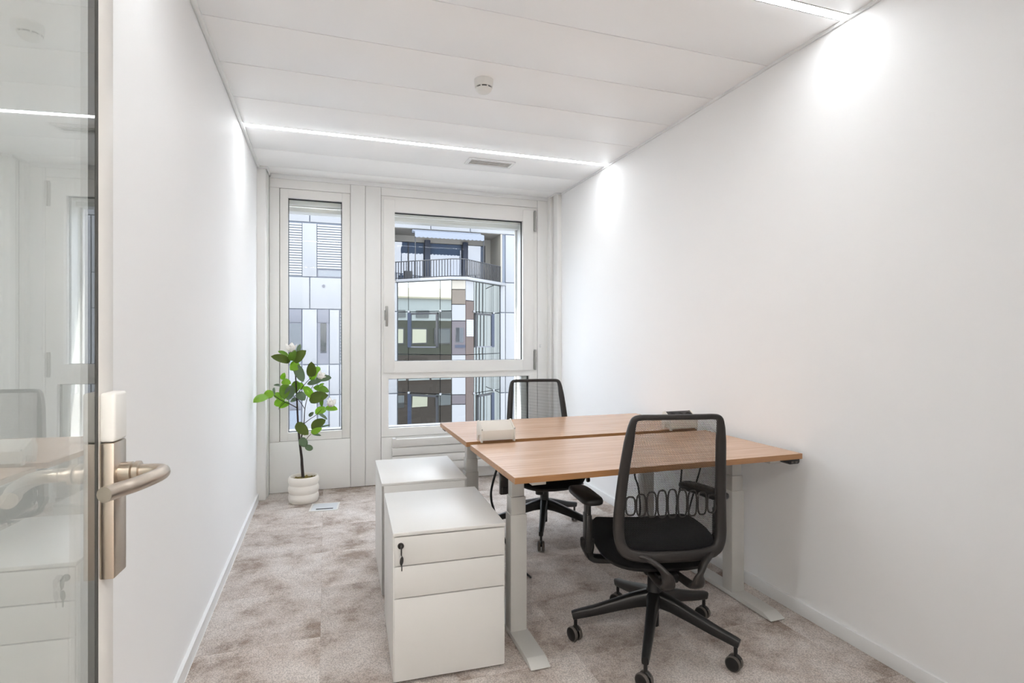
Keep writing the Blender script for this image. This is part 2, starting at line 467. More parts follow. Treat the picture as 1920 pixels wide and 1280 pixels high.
# the facade wall: solid pieces around the openings, white cover panels in front
wb_ = B()
wb_.box(-0.70, -0.33, 5.075, 5.20, -0.2, 2.95).box(0.165, 0.535, 5.075, 5.20, -0.2, 2.95).box(1.85, 2.40, 5.075, 5.20, -0.2, 2.95)
for a, b in ((-0.33, 0.165), (0.535, 1.85)):
    wb_.box(a, b, 5.075, 5.20, 2.50, 2.95); wb_.box(a, b, 5.075, 5.20, -0.2, 0.47)
wb_.box(0.535, 1.85, 5.075, 5.14, 0.95, 1.07)
wback = structure(wb_.build('wall_back', M['panel']), 'white panelled facade wall with two windows')
for x0, x1, z0, z1, y0 in [(-0.446, -0.3705, 0.4325, 2.562, 5.012), (-0.446, 0.2015, 0.004, 0.4295, 5.016),
                           (-0.446, 0.2015, 2.565, 2.66, 5.018), (0.2045, 0.3275, 0.004, 2.66, 5.016), (0.3305, 0.4625, 0.004, 2.66, 5.016),
                           (0.4655, 1.9495, 2.570, 2.66, 5.020), (0.4655, 1.9495, 0.004, 0.4195, 5.026), (1.9525, 2.056, 0.004, 2.66, 5.016)]:
    bx('panel', M['panel'], wback, x0, x1, y0, 5.08, z0, z1, 0.0018)
bx('button', M['skirting'], wback, 1.972, 1.990, 5.010, 5.018, 1.213, 1.243, 0.003)

# slim fixed window
w1 = structure(B().ring(-0.3665, 0.2015, 0.4325, 2.562, -0.302, 0.133, 0.503, 2.488, 5.024, 5.10, 0.003).build('window_1', M['frame']), 'slim tall fixed window behind the potted plant')
B().ring(-0.302, 0.133, 0.503, 2.488, -0.297, 0.1265, 0.507, 2.481, 5.050, 5.074).build('gasket', M['gasket'], w1)
B().box(-0.299, 0.130, 5.060, 5.068, 0.505, 2.485).build('pane', M['glass'], w1)
B().box(-0.31, 0.14, 5.20, 5.30, 0.47, 0.492, 0.002).build('outer_sill', M['clad'], w1)
B().box(-0.31, 0.14, 5.14, 5.26, 2.40, 2.48, 0.004).build('blind_box', M['alu'], w1)
B().box(-0.31, 0.14, 5.10, 5.13, 2.45, 2.52, 0.002).build('blind_rail', M['frame'], w1)

# large window: opening sash above, fixed light below
w2 = structure(B().box(0.4655, 0.53, 5.022, 5.10, 0.4225, 2.5665).box(1.868, 1.9495, 5.022, 5.10, 0.4225, 2.5665)
               .box(0.53, 1.868, 5.022, 5.10, 0.4225, 0.499).box(0.53, 1.868, 5.022, 5.10, 0.939, 1.05)
               .box(0.53, 1.868, 5.022, 5.10, 2.46, 2.5665).build('window_2', M['frame']), 'large window with an opening sash over a low fixed pane')
sash = B().ring(0.485, 1.906, 0.994, 2.536, 0.583, 1.797, 1.096, 2.430, 5.004, 5.068, 0.004).build('sash', M['frame'], w2)
B().ring(0.583, 1.797, 1.096, 2.430, 0.5865, 1.791, 1.0995, 2.422, 5.040, 5.060).build('gasket', M['gasket'], sash)
B().box(0.585, 1.795, 5.048, 5.056, 1.098, 2.428).build('pane', M['glass'], sash)
hd = B().box(0.492, 0.522, 4.994, 5.004, 1.46, 1.55, 0.003)
hd.tube([(0.507, 4.996, 1.505), (0.507, 4.962, 1.505)], 0.008)
hd.box(0.496, 0.518, 4.952, 4.966, 1.405, 1.585, 0.004)
hd.build('window_handle', M['hinge'], sash)
for z in (2.338, 0.995):
    h = B().lathe([(0.012, 0), (0.012, 0.060), (0.010, 0.061), (0.010, 0.064), (0.012, 0.065), (0.012, 0.13), (0.010, 0.131), (0.010, 0.134), (0.012, 0.135), (0.012, 0.197)], 16, (1.922, 5.004, z))
    h.box(1.908, 1.934, 5.008, 5.022, z + 0.01, z + 0.187).build('hinge', M['hinge'], w2)
B().ring(0.519, 1.868, 0.499, 0.939, 0.5225, 1.862, 0.5025, 0.9335, 5.052, 5.076).build('gasket', M['gasket'], w2)
B().box(0.521, 1.866, 5.062, 5.070, 0.500, 0.938).build('pane', M['glass'], w2)
B().box(0.56, 1.82, 5.14, 5.26, 2.375, 2.43, 0.004).build('blind_box', M['alu'], w2)
B().box(0.56, 1.82, 5.10, 5.13, 2.41, 2.47, 0.002).build('blind_rail', M['frame'], w2)
B().box(1.802, 1.87, 5.072, 5.27, 0.484, 2.48, 0.002).build('outer_reveal', M['reveal'], w2)
B().box(1.784, 1.801, 5.20, 5.225, 0.49, 2.40, 0.002).build('guide_rail', M['reveal'], w2)
B().box(0.50, 1.86, 5.20, 5.30, 0.462, 0.484, 0.002).build('outer_sill', M['clad'], w2)

# doorway wall and corridor behind the camera
structure(B().box(0.60, 2.26, 0.03, 0.15, 0, 2.76).box(-0.64, -0.44, 0.03, 0.15, 0, 2.76).box(-0.44, 0.60, 0.03, 0.15, 2.52, 2.76).build('wall_front', M['wall']), 'white wall with the office doorway')
structure(B().box(-3.0, 3.5, -1.75, 0.05, -0.10, 0.0).build('floor_corridor', M['carpet']), 'corridor carpet outside the office')
structure(B().box(-3.0, 3.5, -1.80, -1.70, 0, 2.76).box(-3.0, -2.9, -1.7, 0.05, 0, 2.76).box(3.4, 3.5, -1.7, 0.05, 0, 2.76)
          .box(-3.0, -0.60, 0.03, 0.10, 0, 2.76).box(2.2, 3.5, 0.03, 0.10, 0, 2.76).build('wall_corridor', M['wall']), 'white corridor walls outside the office')
structure(B().box(-3.0, 3.5, -1.8, 0.10, 2.66, 2.76).build('ceiling_corridor', M['ceiling']), 'white corridor ceiling')
cl = empty('corridor_light', (0.2, -0.85, 2.64)); tag(cl, 'long ceiling light in the corridor outside the office', 'light')
B().box(-1.5, 1.5, -0.05, 0.05, -0.010, -0.002).build('diffuser', M['corridor'], cl)
B().box(-1.52, 1.52, -0.07, 0.07, -0.004, 0.018, 0.003).build('housing', M['alu'], cl)

# ------------------------------------------------------------------ open glass door
door = structure(empty('door_1', (-0.3971, 0.1348, 0), R(-3.75)), 'open glass door with a pale metal edge and lever handle')
dw, dh = 0.95, 2.46
B().box(-0.0105, 0.0, dw - 0.056, dw, 0.012, dh, 0.0012).build('stile', M['lacquer'], door)
B().box(-0.042, 0.0, 0.0, 0.05, 0.012, dh, 0.0015).build('stile', M['alu'], door)
B().box(0.0, 0.012, 0.05, dw - 0.062, 0.012, 0.05, 0.0015).build('rail', M['alu'], door)
B().box(0.0, 0.012, 0.05, dw - 0.062, dh - 0.04, dh, 0.0015).build('rail', M['alu'], door)
B().box(-0.010, -0.0005, 0.048, dw - 0.0605, 0.012, dh).build('pane', M['door_glass'], door)
B().box(-0.0108, 0.0008, dw - 0.0615, dw - 0.0555, 0.012, dh).build('gasket', M['slot'], door)
pl = B().box(0.0, 0.021, 0.898, 0.946, 0.919, 1.1345, 0.003).build('lock_plate', M['steel'], door)
B().box(0.0, 0.022, 0.898, 0.946, 1.1355, 1.214, 0.005, 3).build('card_reader', M['reader'], pl)
ro = B().lathe([(0.016, 0), (0.016, 0.016), (0.013, 0.018), (0.013, 0.020), (0.0165, 0.021), (0.0165, 0.027), (0.014, 0.028)], 24, (0.021, 0.924, 1.083), (1, 0, 0))
ro.build('collar', M['steel'], pl)
lv = B().tube(smooth([(0.030, 0.924, 1.083), (0.060, 0.924, 1.083), (0.080, 0.918, 1.083), (0.0875, 0.900, 1.083), (0.085, 0.872, 1.083), (0.075, 0.83, 1.083), (0.063, 0.802, 1.083), (0.055, 0.777, 1.083)], 6), 0.0110, 16)
lv.build('lever', M['steel'], door)

# ------------------------------------------------------------------ ceiling fittings
def strip_light(y0, y1, label):
    t = tag(empty('strip_light', (0.80, (y0 + y1) / 2, ZC)), label, 'light', 'recessed ceiling light strips')
    h = (y1 - y0) / 2
    B().box(-1.290, 1.299, -h + 0.004, h - 0.004, 0.004, 0.010).build('diffuser', M['strip'], t)
    B().box(-1.30, 1.31, -h + 0.001, -h + 0.004, -0.0005, 0.028).box(-1.30, 1.31, h - 0.004, h - 0.001, -0.0005, 0.028).box(-1.30, 1.31, -h + 0.004, h - 0.004, 0.012, 0.028).build('channel', M['alu'], t)
strip_light(3.893, 3.947, 'glowing ceiling light strip nearer the windows')
strip_light(1.766, 1.815, 'glowing ceiling light strip above the front desk edge, cut by the top of the photo')

t = tag(empty('smoke_detector', (0.797, 2.838, ZC)), 'round white smoke detector on the ceiling panel', 'smoke detector')
B().lathe([(0.0, 0.0), (0.051, 0.0), (0.051, -0.004), (0.049, -0.030), (0.047, -0.040), (0.0, -0.040)], 32).build('base', M['reader'], t)
B().lathe([(0.0, -0.039), (0.040, -0.039), (0.040, -0.0475), (0.0, -0.0475)], 32).build('slot', M['slot'], t)
cb = B().lathe([(0.0, -0.047), (0.043, -0.047), (0.042, -0.054), (0.030, -0.066), (0.012, -0.071), (0.0, -0.0715)], 32)
for k in range(8):
    a = k * math.pi / 4 + 0.2
    cb.box(-0.003, 0.003, 0.036, 0.0455, -0.048, -0.038, 0, 2, Matrix.Rotation(a, 4, 'Z'))
cb.build('cap', M['reader'], t)

t = tag(empty('air_vent', (1.217, 4.150, ZC)), 'small rectangular white air vent beside the ceiling light strip', 'vent')
vf = B(); W_, D_ = 0.186, 0.078
for (x0, x1, y0, y1) in ((-W_, W_, -D_, -D_ + 0.022), (-W_, W_, D_ - 0.022, D_), (-W_, -W_ + 0.024, -D_ + 0.022, D_ - 0.022), (W_ - 0.024, W_, -D_ + 0.022, D_ - 0.022)):
    vf.box(x0, x1, y0, y1, -0.012, 0.0, 0.003)
vf.build('frame', M['skirting'], t)
B().box(-W_ + 0.024, W_ - 0.024, -D_ + 0.022, D_ - 0.022, -0.0035, -0.0005).build('duct', M['shadow_gap'], t)
for k in range(4):
    B().box(-W_ + 0.026, W_ - 0.026, -0.009, 0.009, -0.0015, 0.0015, 0, 2, Matrix.Translation((0, -0.042 + k * 0.028, -0.0075)) @ Matrix.Rotation(R(28), 4, 'X')).build('slat', M['ceiling'], t)

# ------------------------------------------------------------------ radiator
t = tag(empty('radiator', (1.20, 4.965, 0.115)), 'white flat-fronted radiator under the large window', 'radiator')
for k in range(4):
    B().box(-0.648, 0.648, -0.036, -0.020, k * 0.0745 + 0.003, k * 0.0745 + 0.0715, 0.003).build('panel', M['cabinet'], t)
B().box(-0.645, 0.645, -0.020, 0.030, 0.004, 0.294, 0.003).build('body', M['cabinet'], t)
for s_ in (-0.6295, 0.6295): B().box(s_ - 0.0145, s_ + 0.0145, -0.034, 0.028, 0.295, 0.305, 0.003).build('end_cap', M['skirting'], t)
for s_ in (-0.45, 0.45):
    B().box(s_ - 0.02, s_ + 0.02, 0.026, 0.052, 0.05, 0.25, 0.002).build('bracket', M['cabinet'], t)

# ------------------------------------------------------------------ desks
def desk(x, y, rz, label):
    """Height-adjustable desk; local front edge faces -y, top 1.40 x 0.69 m at 0.77 m."""
    t = tag(empty('standing_desk', (x, y, 0), rz), label, 'desk', 'pair of height-adjustable desks')
    top = B().box(-0.701, 0.701, -0.343, 0.343, 0.7450, 0.7695, 0).build('tabletop', M['wood_edge'], t)
    top.data.materials.append(M['wood_top'])
    for p in top.data.polygons:
        if p.normal.z > 0.9: p.material_index = 1
    for sx in (-1, 1):
        c = sx * 0.585
        lg = B().box(c - 0.0375, c + 0.0375, -0.058, 0.014, 0.024, 0.532, 0.003).build('leg', M['desk_metal'], t)
        B().box(c - 0.0335, c + 0.0335, -0.054, 0.010, 0.532, 0.608, 0.002).build('leg_stage', M['desk_metal'], lg)
        B().box(c - 0.0285, c + 0.0285, -0.049, 0.005, 0.608, 0.722, 0.002).build('leg_stage', M['desk_metal'], lg)
        prof = [(-0.315, 0.004), (-0.315, 0.008), (-0.262, 0.026), (0.262, 0.026), (0.315, 0.008), (0.315, 0.004)]
        B().prism(prof, 'x', c - 0.039, c + 0.043, 0.0015).build('foot', M['desk_metal'], t)
        B().box(c - 0.03, c + 0.03, -0.30, 0.30, 0.722, 0.745, 0.002).build('top_bracket', M['desk_metal'], t)
        for yy in (-0.25, 0.25):
            B().lathe([(0.012, 0.0), (0.012, 0.0042)], 12, (c, yy, 0)).build('glide', M['black'], t)
    B().box(-0.55, 0.55, -0.05, -0.01, 0.722, 0.744, 0.002).build('cross_beam', M['desk_metal'], t)
    B().box(-0.50, 0.50, 0.20, 0.30, 0.66, 0.735, 0.004).build('cable_tray', M['desk_metal'], t)
    sw = B().prism([(0.60, 0.7448), (0.602, 0.738), (0.620, 0.736), (0.630, 0.723), (0.682, 0.723), (0.688, 0.730), (0.688, 0.7448)], 'y', -0.340, -0.285, 0.002).build('height_switch', M['black'], t)
    for xx in (0.645, 0.668):
        B().box(xx - 0.006, xx + 0.006, -0.342, -0.338, 0.728, 0.736, 0.001).build('switch_button', M['tyre'], sw)
    return t
desk(1.382, 2.331, 0.0, 'oak-topped standing desk nearer the camera, in front of its twin')
desk(1.382, 3.096, R(180), 'oak-topped standing desk farther back, next to the windows')

def power_box(x, y, rz, label, socket_side):
    t = tag(empty('power_box', (x, y, 0.7695), rz), label, 'power box', 'desktop power boxes between the desks')
    out = [(-0.040, 0.010), (-0.040, 0.060), (0.026, 0.102), (0.036, 0.098), (0.052, 0.062), (0.040, 0.010)]
    B().prism(out, 'x', -0.083, 0.083, 0.001).build('housing', M['box_plastic'], t)
    for sx in (-1, 1):
        e = [(-0.044, 0.0005), (-0.044, 0.063), (0.025, 0.107), (0.039, 0.102), (0.056, 0.062), (0.044, 0.0005), (0.028, 0.0005), (0.028, 0.026), (-0.024, 0.040), (-0.026, 0.0005)]
        B().prism(e, 'x', sx * 0.083 if sx > 0 else -0.091, 0.091 if sx > 0 else -0.083, 0.001).build('end_plate', M['box_plastic'], t)
        B().lathe([(0.0035, 0), (0.0035, 0.003), (0, 0.004)], 10, (sx * 0.087, -0.0445, 0.066), (0, -1, 0.3)).build('screw', M['hinge'], t)
    if socket_side:
        n = Vector((0, -0.042, 0.066)).normalized()
        mtx = Matrix.Translation((0, -0.007, 0.081)) @ Matrix.Rotation(math.atan2(0.042, 0.066), 4, 'X')
        B().box(-0.081, 0.081, -0.036, 0.036, -0.002, 0.004, 0.001, 2, mtx).build('socket_panel', M['black'], t)
        for xx in (-0.052, 0.0, 0.052):
            B().lathe([(0.019, 0.004), (0.019, 0.0065), (0.016, 0.0065), (0.015, 0.0045), (0.0, 0.0045)], 18).move(mtx @ Matrix.Translation((xx, 0, 0))).build('socket', M['cord'], t)
    return t
power_box(0.838, 2.748, 0.0, 'warm white power box near the left ends of the desks', False)
power_box(1.965, 2.752, 0.0, 'white power box with black sockets, seen through the front chair net', True)

def cord(pts, r, label):
    o = B().tube(smooth(pts, 8), r, 8).build('cable', M['cord'])
    tag(o, label, 'cable', 'cords hanging under the desks')
cord([(0.846, 2.64, 0.690), (0.828, 2.70, 0.630), (0.806, 2.72, 0.532), (0.804, 2.72, 0.477), (0.815, 2.72, 0.43), (0.86, 2.73, 0.30), (0.95, 2.75, 0.12), (1.05, 2.80, 0.008)], 0.006, 'black cord arching behind the front desk left leg')
cord([(1.655, 2.66, 0.672), (1.650, 2.70, 0.60), (1.643, 2.72, 0.534), (1.667, 2.72, 0.457), (1.677, 2.72, 0.321), (1.643, 2.72, 0.25), (1.60, 2.72, 0.10), (1.62, 2.75, 0.006)], 0.005, 'black cord hanging under the desk middle, leftmost through the front chair net')
cord([(1.850, 2.66, 0.672), (1.935, 2.70, 0.60), (1.946, 2.72, 0.464), (1.917, 2.72, 0.297), (1.97, 2.72, 0.16), (2.02, 2.72, 0.06), (2.03, 2.76, 0.006)], 0.005, 'black cord hanging beside the far right desk leg')
cord([(1.900, 2.665, 0.672), (2.050, 2.68, 0.60), (2.037, 2.70, 0.456), (1.990, 2.70, 0.31), (1.95, 2.68, 0.16), (1.93, 2.66, 0.006)], 0.0045, 'thin black cord slanting near the right wall under the desks')
o = B().box(-0.02, 0.02, -0.012, 0.012, -0.09, 0.0, 0.003).box(-0.012, 0.012, -0.02, 0.02, -0.085, -0.055, 0.002).build('control_box', M['frame_black'], None, (0.792, 2.47, 0.66))
tag(o, 'dark control box hanging under the front desk left end', 'control box')

# ------------------------------------------------------------------ drawer pedestals
def pedestal(x, y, rz, label):
    """Origin at the front left foot corner; front faces -y."""
    t = tag(empty('drawer_pedestal', (x, y, 0), rz), label, 'cabinet', 'white drawer pedestals left of the desks')
    w, d, h = 0.434, 0.56, 0.572
    B().box(0, 0.012, 0.006, d, 0.012, h - 0.014, 0.001).box(w - 0.012, w, 0.006, d, 0.012, h - 0.014, 0.001).box(0, w, d - 0.012, d, 0.012, h - 0.014, 0.001).box(0.01, w - 0.01, 0.01, d - 0.01, 0.012, 0.024).build('body', M['cabinet'], t)
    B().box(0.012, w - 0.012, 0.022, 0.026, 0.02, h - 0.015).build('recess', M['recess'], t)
    B().box(-0.001, w + 0.001, -0.002, d, h - 0.014, h, 0.003).build('top', M['cabinet'], t)
    for k, (a, b) in enumerate(((0.447, 0.5545), (0.326, 0.4435), (0.014, 0.3225))):
        dr = B().box(0.004, w - 0.004, -0.001, 0.018, a, b, 0.002).build('drawer_front', M['cabinet'], t)
        if k == 0:
            lk = B().lathe([(0.0, -0.002), (0.0115, -0.002), (0.0115, 0.005), (0.009, 0.007), (0.0, 0.007)], 20, (0.028, -0.001, 0.523), (0, -1, 0)).build('lock', M['frame_black'], dr)
            kk = B().box(0.0265, 0.0295, -0.030, -0.006, 0.519, 0.527, 0.001).prism([(-0.036, 0.530), (-0.020, 0.532), (-0.014, 0.520), (-0.018, 0.498), (-0.030, 0.495), (-0.036, 0.510)], 'x', 0.0262, 0.0300, 0.001)
            kk.build('key', M['black'], dr)
            k2 = B().tube(smooth([(0.028, -0.030, 0.497), (0.031, -0.030, 0.492), (0.029, -0.027, 0.488)], 4), 0.0012, 6)
            k2.slab([(0.0065 * math.cos(q), 0.016 * math.sin(q), 0) for q in [i * math.pi / 8 for i in range(16)]], [(1, 1, -0.002), (1, 1, 0.002)])
            bmesh.ops.transform(k2.bm, matrix=Matrix.Translation((0.030, -0.018, 0.472)) @ Matrix.Rotation(R(84), 4, 'X') @ Matrix.Rotation(R(-8), 4, 'Z'), verts=k2.bm.verts[-34:])
            k2.box(0.0285, 0.0325, -0.0175, -0.0155, 0.434, 0.458)
            k2.build('spare_key', M['black'], dr)
    for xx in (0.03, w - 0.03):
        for yy in (0.05, d - 0.05):
            B().lathe([(0.014, 0), (0.014, 0.014)], 12, (xx, yy, 0)).build('foot', M['black'], t)
    return t
pedestal(0.238, 2.098, R(-2.4), 'white drawer pedestal in front, keys hanging in its top drawer')
pedestal(0.7147, 3.3806, R(178.5), 'white drawer pedestal behind the one with visible keys')

# ------------------------------------------------------------------ floor box
t = tag(empty('floor_box', (-0.008, 4.503, 0), R(-6)), 'pale metal floor socket lid in the carpet beside the plant pot', 'floor box')
B().ring(-0.105, 0.105, -0.10, 0.10, -0.092, 0.092, -0.087, 0.087, -0.004, 0.0028).move(Matrix.Rotation(R(90), 4, 'X')).build('frame', M['alu'], t)
B().box(-0.091, 0.091, -0.086, 0.086, -0.003, 0.0022).build('lid', M['floor_lid'], t)
B().box(-0.058, 0.066, -0.066, -0.044, 0.0015, 0.0034, 0.001).build('cable_slot', M['cord'], t)

# ------------------------------------------------------------------ task chairs
GZ, GF = [0.40, 0.44, 0.50, 0.60, 0.75, 1.00], [-0.19, -0.186, -0.176, -0.170, -0.190, -0.240]
WZ, WW = [0.44, 0.475, 0.52, 0.58, 0.67, 0.80, 0.92, 0.985], [0.190, 0.203, 0.212, 0.212, 0.208, 0.198, 0.186, 0.165]
def back_y(x, z): return lerp(z, GZ, GF) - 0.016 * (1 - min(1, (x / 0.215) ** 2))

def chair(x, y, rz, star, casters, label, pads):
    """Mesh-backed task chair facing local +y, castor star turned by star radians."""
    t = tag(empty('task_chair', (x, y, 0), rz), label, 'chair', 'black mesh task chairs at the desks')
    F, P_ = M['frame_black'], M['black']
    hub = B().lathe([(0.020, 0.075), (0.020, 0.155), (0.034, 0.158), (0.046, 0.185), (0.040, 0.215), (0.029, 0.232), (0.028, 0.300), (0.025, 0.302)], 24)
    hub.build('base_hub', P_, t)
    B().lathe([(0.014, 0.295), (0.014, 0.345)], 18).build('gas_lift', M['frame_black'], t)
    for k in range(5):
        a = star + k * 2 * math.pi / 5
        rot = Matrix.Rotation(a, 4, 'Z')
        pts = [(0.025, 0, 0.192), (0.08, 0, 0.182), (0.16, 0, 0.160), (0.25, 0, 0.134), (0.335, 0, 0.114), (0.350, 0, 0.110)]
        rr = [(0.030, 0.034), (0.024, 0.030), (0.021, 0.025), (0.018, 0.021), (0.015, 0.0185), (0.0135, 0.017)]
        lg = B().tube(pts, rr, 16, up=(0, 0, 1), power=3.6).move(rot).build('base_leg', P_, t)
        c = Matrix.Translation((0.336 * math.cos(a), 0.336 * math.sin(a), 0)) @ Matrix.Rotation(casters + 0.12 * math.sin(k * 2.1), 4, 'Z')
        B().lathe([(0.0075, 0.030), (0.0075, 0.098)], 12).tube(smooth([(0.0, -0.021, 0.052), (0.0, -0.012, 0.060), (0.0, 0.0, 0.062), (0, 0.006, 0.05), (0, 0.004, 0.036)], 4), (0.007, 0.006), 10).move(c).build('caster_stem', P_, lg)
        for s_ in (-1, 1):
            wh = B().lathe([(0.0, -0.0075), (0.0235, -0.0080), (0.026, -0.0075), (0.026, 0.0075), (0.0235, 0.0085), (0.0, 0.0090)], 22, (0, 0, 0), (s_, 0, 0))
            wh.move(c @ Matrix.Translation((s_ * 0.0125, 0.006, 0.0305))).build('caster_wheel', P_, lg)
            B().lathe([(0.0255, -0.0068), (0.0288, -0.0068), (0.0302, -0.004), (0.0302, 0.004), (0.0288, 0.0072), (0.0255, 0.0072)], 24, (0, 0, 0), (s_, 0, 0)).move(c @ Matrix.Translation((s_ * 0.0125, 0.006, 0.0305))).build('caster_tyre', M['tyre'], lg)
    # mechanism under the seat
    me = B().box(-0.075, 0.075, -0.10, 0.11, 0.325, 0.358, 0.014, 3).box(-0.045, 0.045, -0.16, -0.06, 0.318, 0.356, 0.010, 2)
    me.lathe([(0.048, 0.318), (0.056, 0.330), (0.056, 0.345)], 22).lathe([(0.026, 0.283), (0.028, 0.288), (0.028, 0.330)], 18, (0.055, 0.085, 0))
    me.build('mechanism', P_, t)
    for s_ in (-1, 1):
        B().tube([(s_ * 0.06, 0.05, 0.345), (s_ * 0.13, 0.055, 0.342), (s_ * 0.20, 0.06, 0.336)], 0.007, 8).tube([(s_ * 0.185, 0.06, 0.337), (s_ * 0.215, 0.062, 0.334), (s_ * 0.25, 0.064, 0.330)], [(0.014, 0.006), (0.020, 0.007), (0.014, 0.005)], 10, up=(0, 0, 1)).build('lever', P_, t)
    # seat
    N = 44; outl = []
    for k in range(N):
        th = 2 * math.pi * k / N; c, s_ = math.cos(th), math.sin(th)
        px = 0.243 * math.copysign(abs(c) ** 0.52, c); py = 0.218 * math.copysign(abs(s_) ** 0.58, s_)
        px *= 1 - 0.06 * (1 if py < 0 else 0) * (py / 0.218) ** 2
        dz = -0.022 * max(0, (py - 0.10) / 0.118) ** 2 + 0.010 * (px / 0.243) ** 2
        outl.append((px, py, dz))
    st = B().slab(outl, [(0.90, 0.90, 0.374), (0.965, 0.965, 0.381), (0.998, 0.998, 0.402), (1.0, 1.0, 0.436), (0.985, 0.982, 0.462), (0.93, 0.92, 0.478), (0.78, 0.76, 0.484), (0.45, 0.42, 0.481)])
    st.build('seat', M['fabric'], t, (0, 0.048, 0), angle=60)
    B().slab(outl, [(0.48, 0.55, 0.350), (0.80, 0.82, 0.356), (0.94, 0.94, 0.367), (0.96, 0.96, 0.382)]).build('seat_shell', P_, t, (0, 0.048, 0), angle=60)
    # back frame: a closed loop
    right = [(0.0, 0.9995), (0.09, 0.9990), (0.145, 0.9985), (0.168, 0.991), (0.177, 0.966), (0.183, 0.920), (0.195, 0.800), (0.205, 0.670), (0.210, 0.580), (0.209, 0.525), (0.200, 0.484), (0.176, 0.459), (0.110, 0.447)]
    loop = right + [(0.0, 0.445)] + [(-a, b) for a, b in right[:0:-1]]
    path = smooth([(a, back_y(a, b) - 0.002, b) for a, b in loop], 5, True)
    rad = []
    for p in path:
        k = lerp(p.z, [0.44, 0.47, 0.53, 0.90, 0.985, 1.0], [0.0215, 0.0215, 0.0215, 0.0190, 0.0125, 0.0105])
        rad.append((k, lerp(p.z, [0.44, 0.55, 0.95, 1.0], [0.013, 0.017, 0.016, 0.012])))
    fr = B().tube(path, rad, 14, True, up=(0, 1, 0), power=3.0).build('back_frame', F, t, angle=50)
    # net stretched across the frame, with UVs in metres
    bm = bmesh.new(); uvl = bm.loops.layers.uv.new('UVMap'); nu, nv = 14, 22; g = []
    for j in range(nv + 1):
        z = 0.448 + (0.994 - 0.448) * j / nv; w = lerp(z, WZ, WW) + 0.002; row = []
        for i in range(nu + 1):
            xx = -w + 2 * w * i / nu; row.append(bm.verts.new((xx, back_y(xx, z) + 0.010, z)))
        g.append(row)
    for j in range(nv):
        for i in range(nu):
            f = bm.faces.new((g[j][i], g[j][i + 1], g[j + 1][i + 1], g[j + 1][i])); f.smooth = True
            for lp in f.loops: lp[uvl].uv = (lp.vert.co.x + 1.0, lp.vert.co.z)
    nm = bpy.data.meshes.new('back_net'); bm.to_mesh(nm); bm.free()
    link('back_net', nm, M['net'], t)
    # lumbar support: nine linked ovals
    hs = [0.036, 0.043, 0.049, 0.053, 0.055, 0.053, 0.050, 0.044, 0.036]
    lb = empty('lumbar_support'); lb.parent = t
    for k, h in enumerate(hs):
        cx, cz = -0.166 + 0.0415 * k, 0.642 + 0.010 * math.cos((k - 4) * 0.35)
        ov = []
        for q in range(24):
            th = 2 * math.pi * q / 24; c, s_ = math.cos(th), math.sin(th)
            ox = 0.0182 * math.copysign(abs(c) ** 0.62, c); oz = h * math.copysign(abs(s_) ** 0.72, s_)
            ov.append((cx + ox, back_y(cx + ox, 0.64) - 0.006, cz + oz))
        B().tube(ov, (0.0036, 0.0030), 6, True, up=(0, 1, 0)).build('lumbar_link', F, lb)
    for s_ in (-1, 1):
        B().tube([(s_ * 0.184, back_y(0.184, 0.64) - 0.005, 0.643), (s_ * 0.196, back_y(0.196, 0.64) - 0.004, 0.645), (s_ * 0.212, back_y(0.212, 0.64), 0.646)], [(0.012, 0.004), (0.008, 0.004), (0.012, 0.005)], 8, up=(0, 1, 0)).build('lumbar_tab', P_, lb)
    # two prongs that carry the back
    for s_ in (-1, 1):
        o_ = 0.018
        pts = smooth([(s_ * 0.165, -0.186, 0.456), (o_ + s_ * 0.130, -0.205, 0.444), (o_ + s_ * 0.090, -0.238, 0.424), (o_ + s_ * 0.066, -0.262, 0.392), (o_ + s_ * 0.058, -0.258, 0.358), (o_ + s_ * 0.056, -0.220, 0.336), (o_ * .6 + s_ * 0.052, -0.150, 0.332), (s_ * 0.045, -0.080, 0.338)], 5)
        n = len(pts)
        B().tube(pts, [(lerp(i / n, [0, 0.3, 0.6, 1], [0.012, 0.023, 0.027, 0.020]), 0.011) for i in range(n)], 14, up=(0, -0.55, -0.75), power=2.8).build('back_prong', F, t, angle=50)
    # armrests
    for s_, (pa, px, py) in zip((-1, 1), pads):
        ar = B().tube(smooth([(s_ * 0.13, 0.02, 0.356), (s_ * 0.215, 0.02, 0.358), (s_ * 0.268, 0.018, 0.366), (s_ * 0.286, 0.016, 0.392), (s_ * 0.290, 0.012, 0.45)], 5), [(0.030, 0.014)] * 21, 14, up=(0, 0, 1), power=3.5)
        ar.box(s_ * 0.290 - 0.013, s_ * 0.290 + 0.013, -0.024, 0.040, 0.400, 0.560, 0.006, 2).box(s_ * 0.290 - 0.010, s_ * 0.290 + 0.010, -0.018, 0.034, 0.55, 0.626, 0.004, 2)
        ao = ar.build('armrest', P_, t)
        o2 = []
        for k in range(32):
            th = 2 * math.pi * k / 32; c, q = math.cos(th), math.sin(th)
            o2.append((0.047 * math.copysign(abs(c) ** 0.5, c), 0.125 * math.copysign(abs(q) ** 0.45, q), 0))
        pd = B().slab(o2, [(0.84, 0.93, 0.0), (0.97, 0.985, 0.005), (1, 1, 0.014), (0.96, 0.98, 0.022), (0.80, 0.92, 0.026)])
        pd.build('arm_pad', M['black'], ao, (s_ * px, py, 0.622), R(pa), angle=60)
    B().lathe([(0.0, -0.006), (0.016, -0.006), (0.018, 0.0), (0.016, 0.012), (0, 0.014)], 16, (-0.262, 0.12, 0.37), (-1, 0, 0)).build('depth_knob', P_, t)
    return t
chair(1.333, 2.049, R(-12.5), R(15.6 + 12.5), R(12.5 + 22), 'black mesh task chair in the foreground, its back to the camera', ((6, 0.298, 0.015), (19, 0.232, 0.03)))
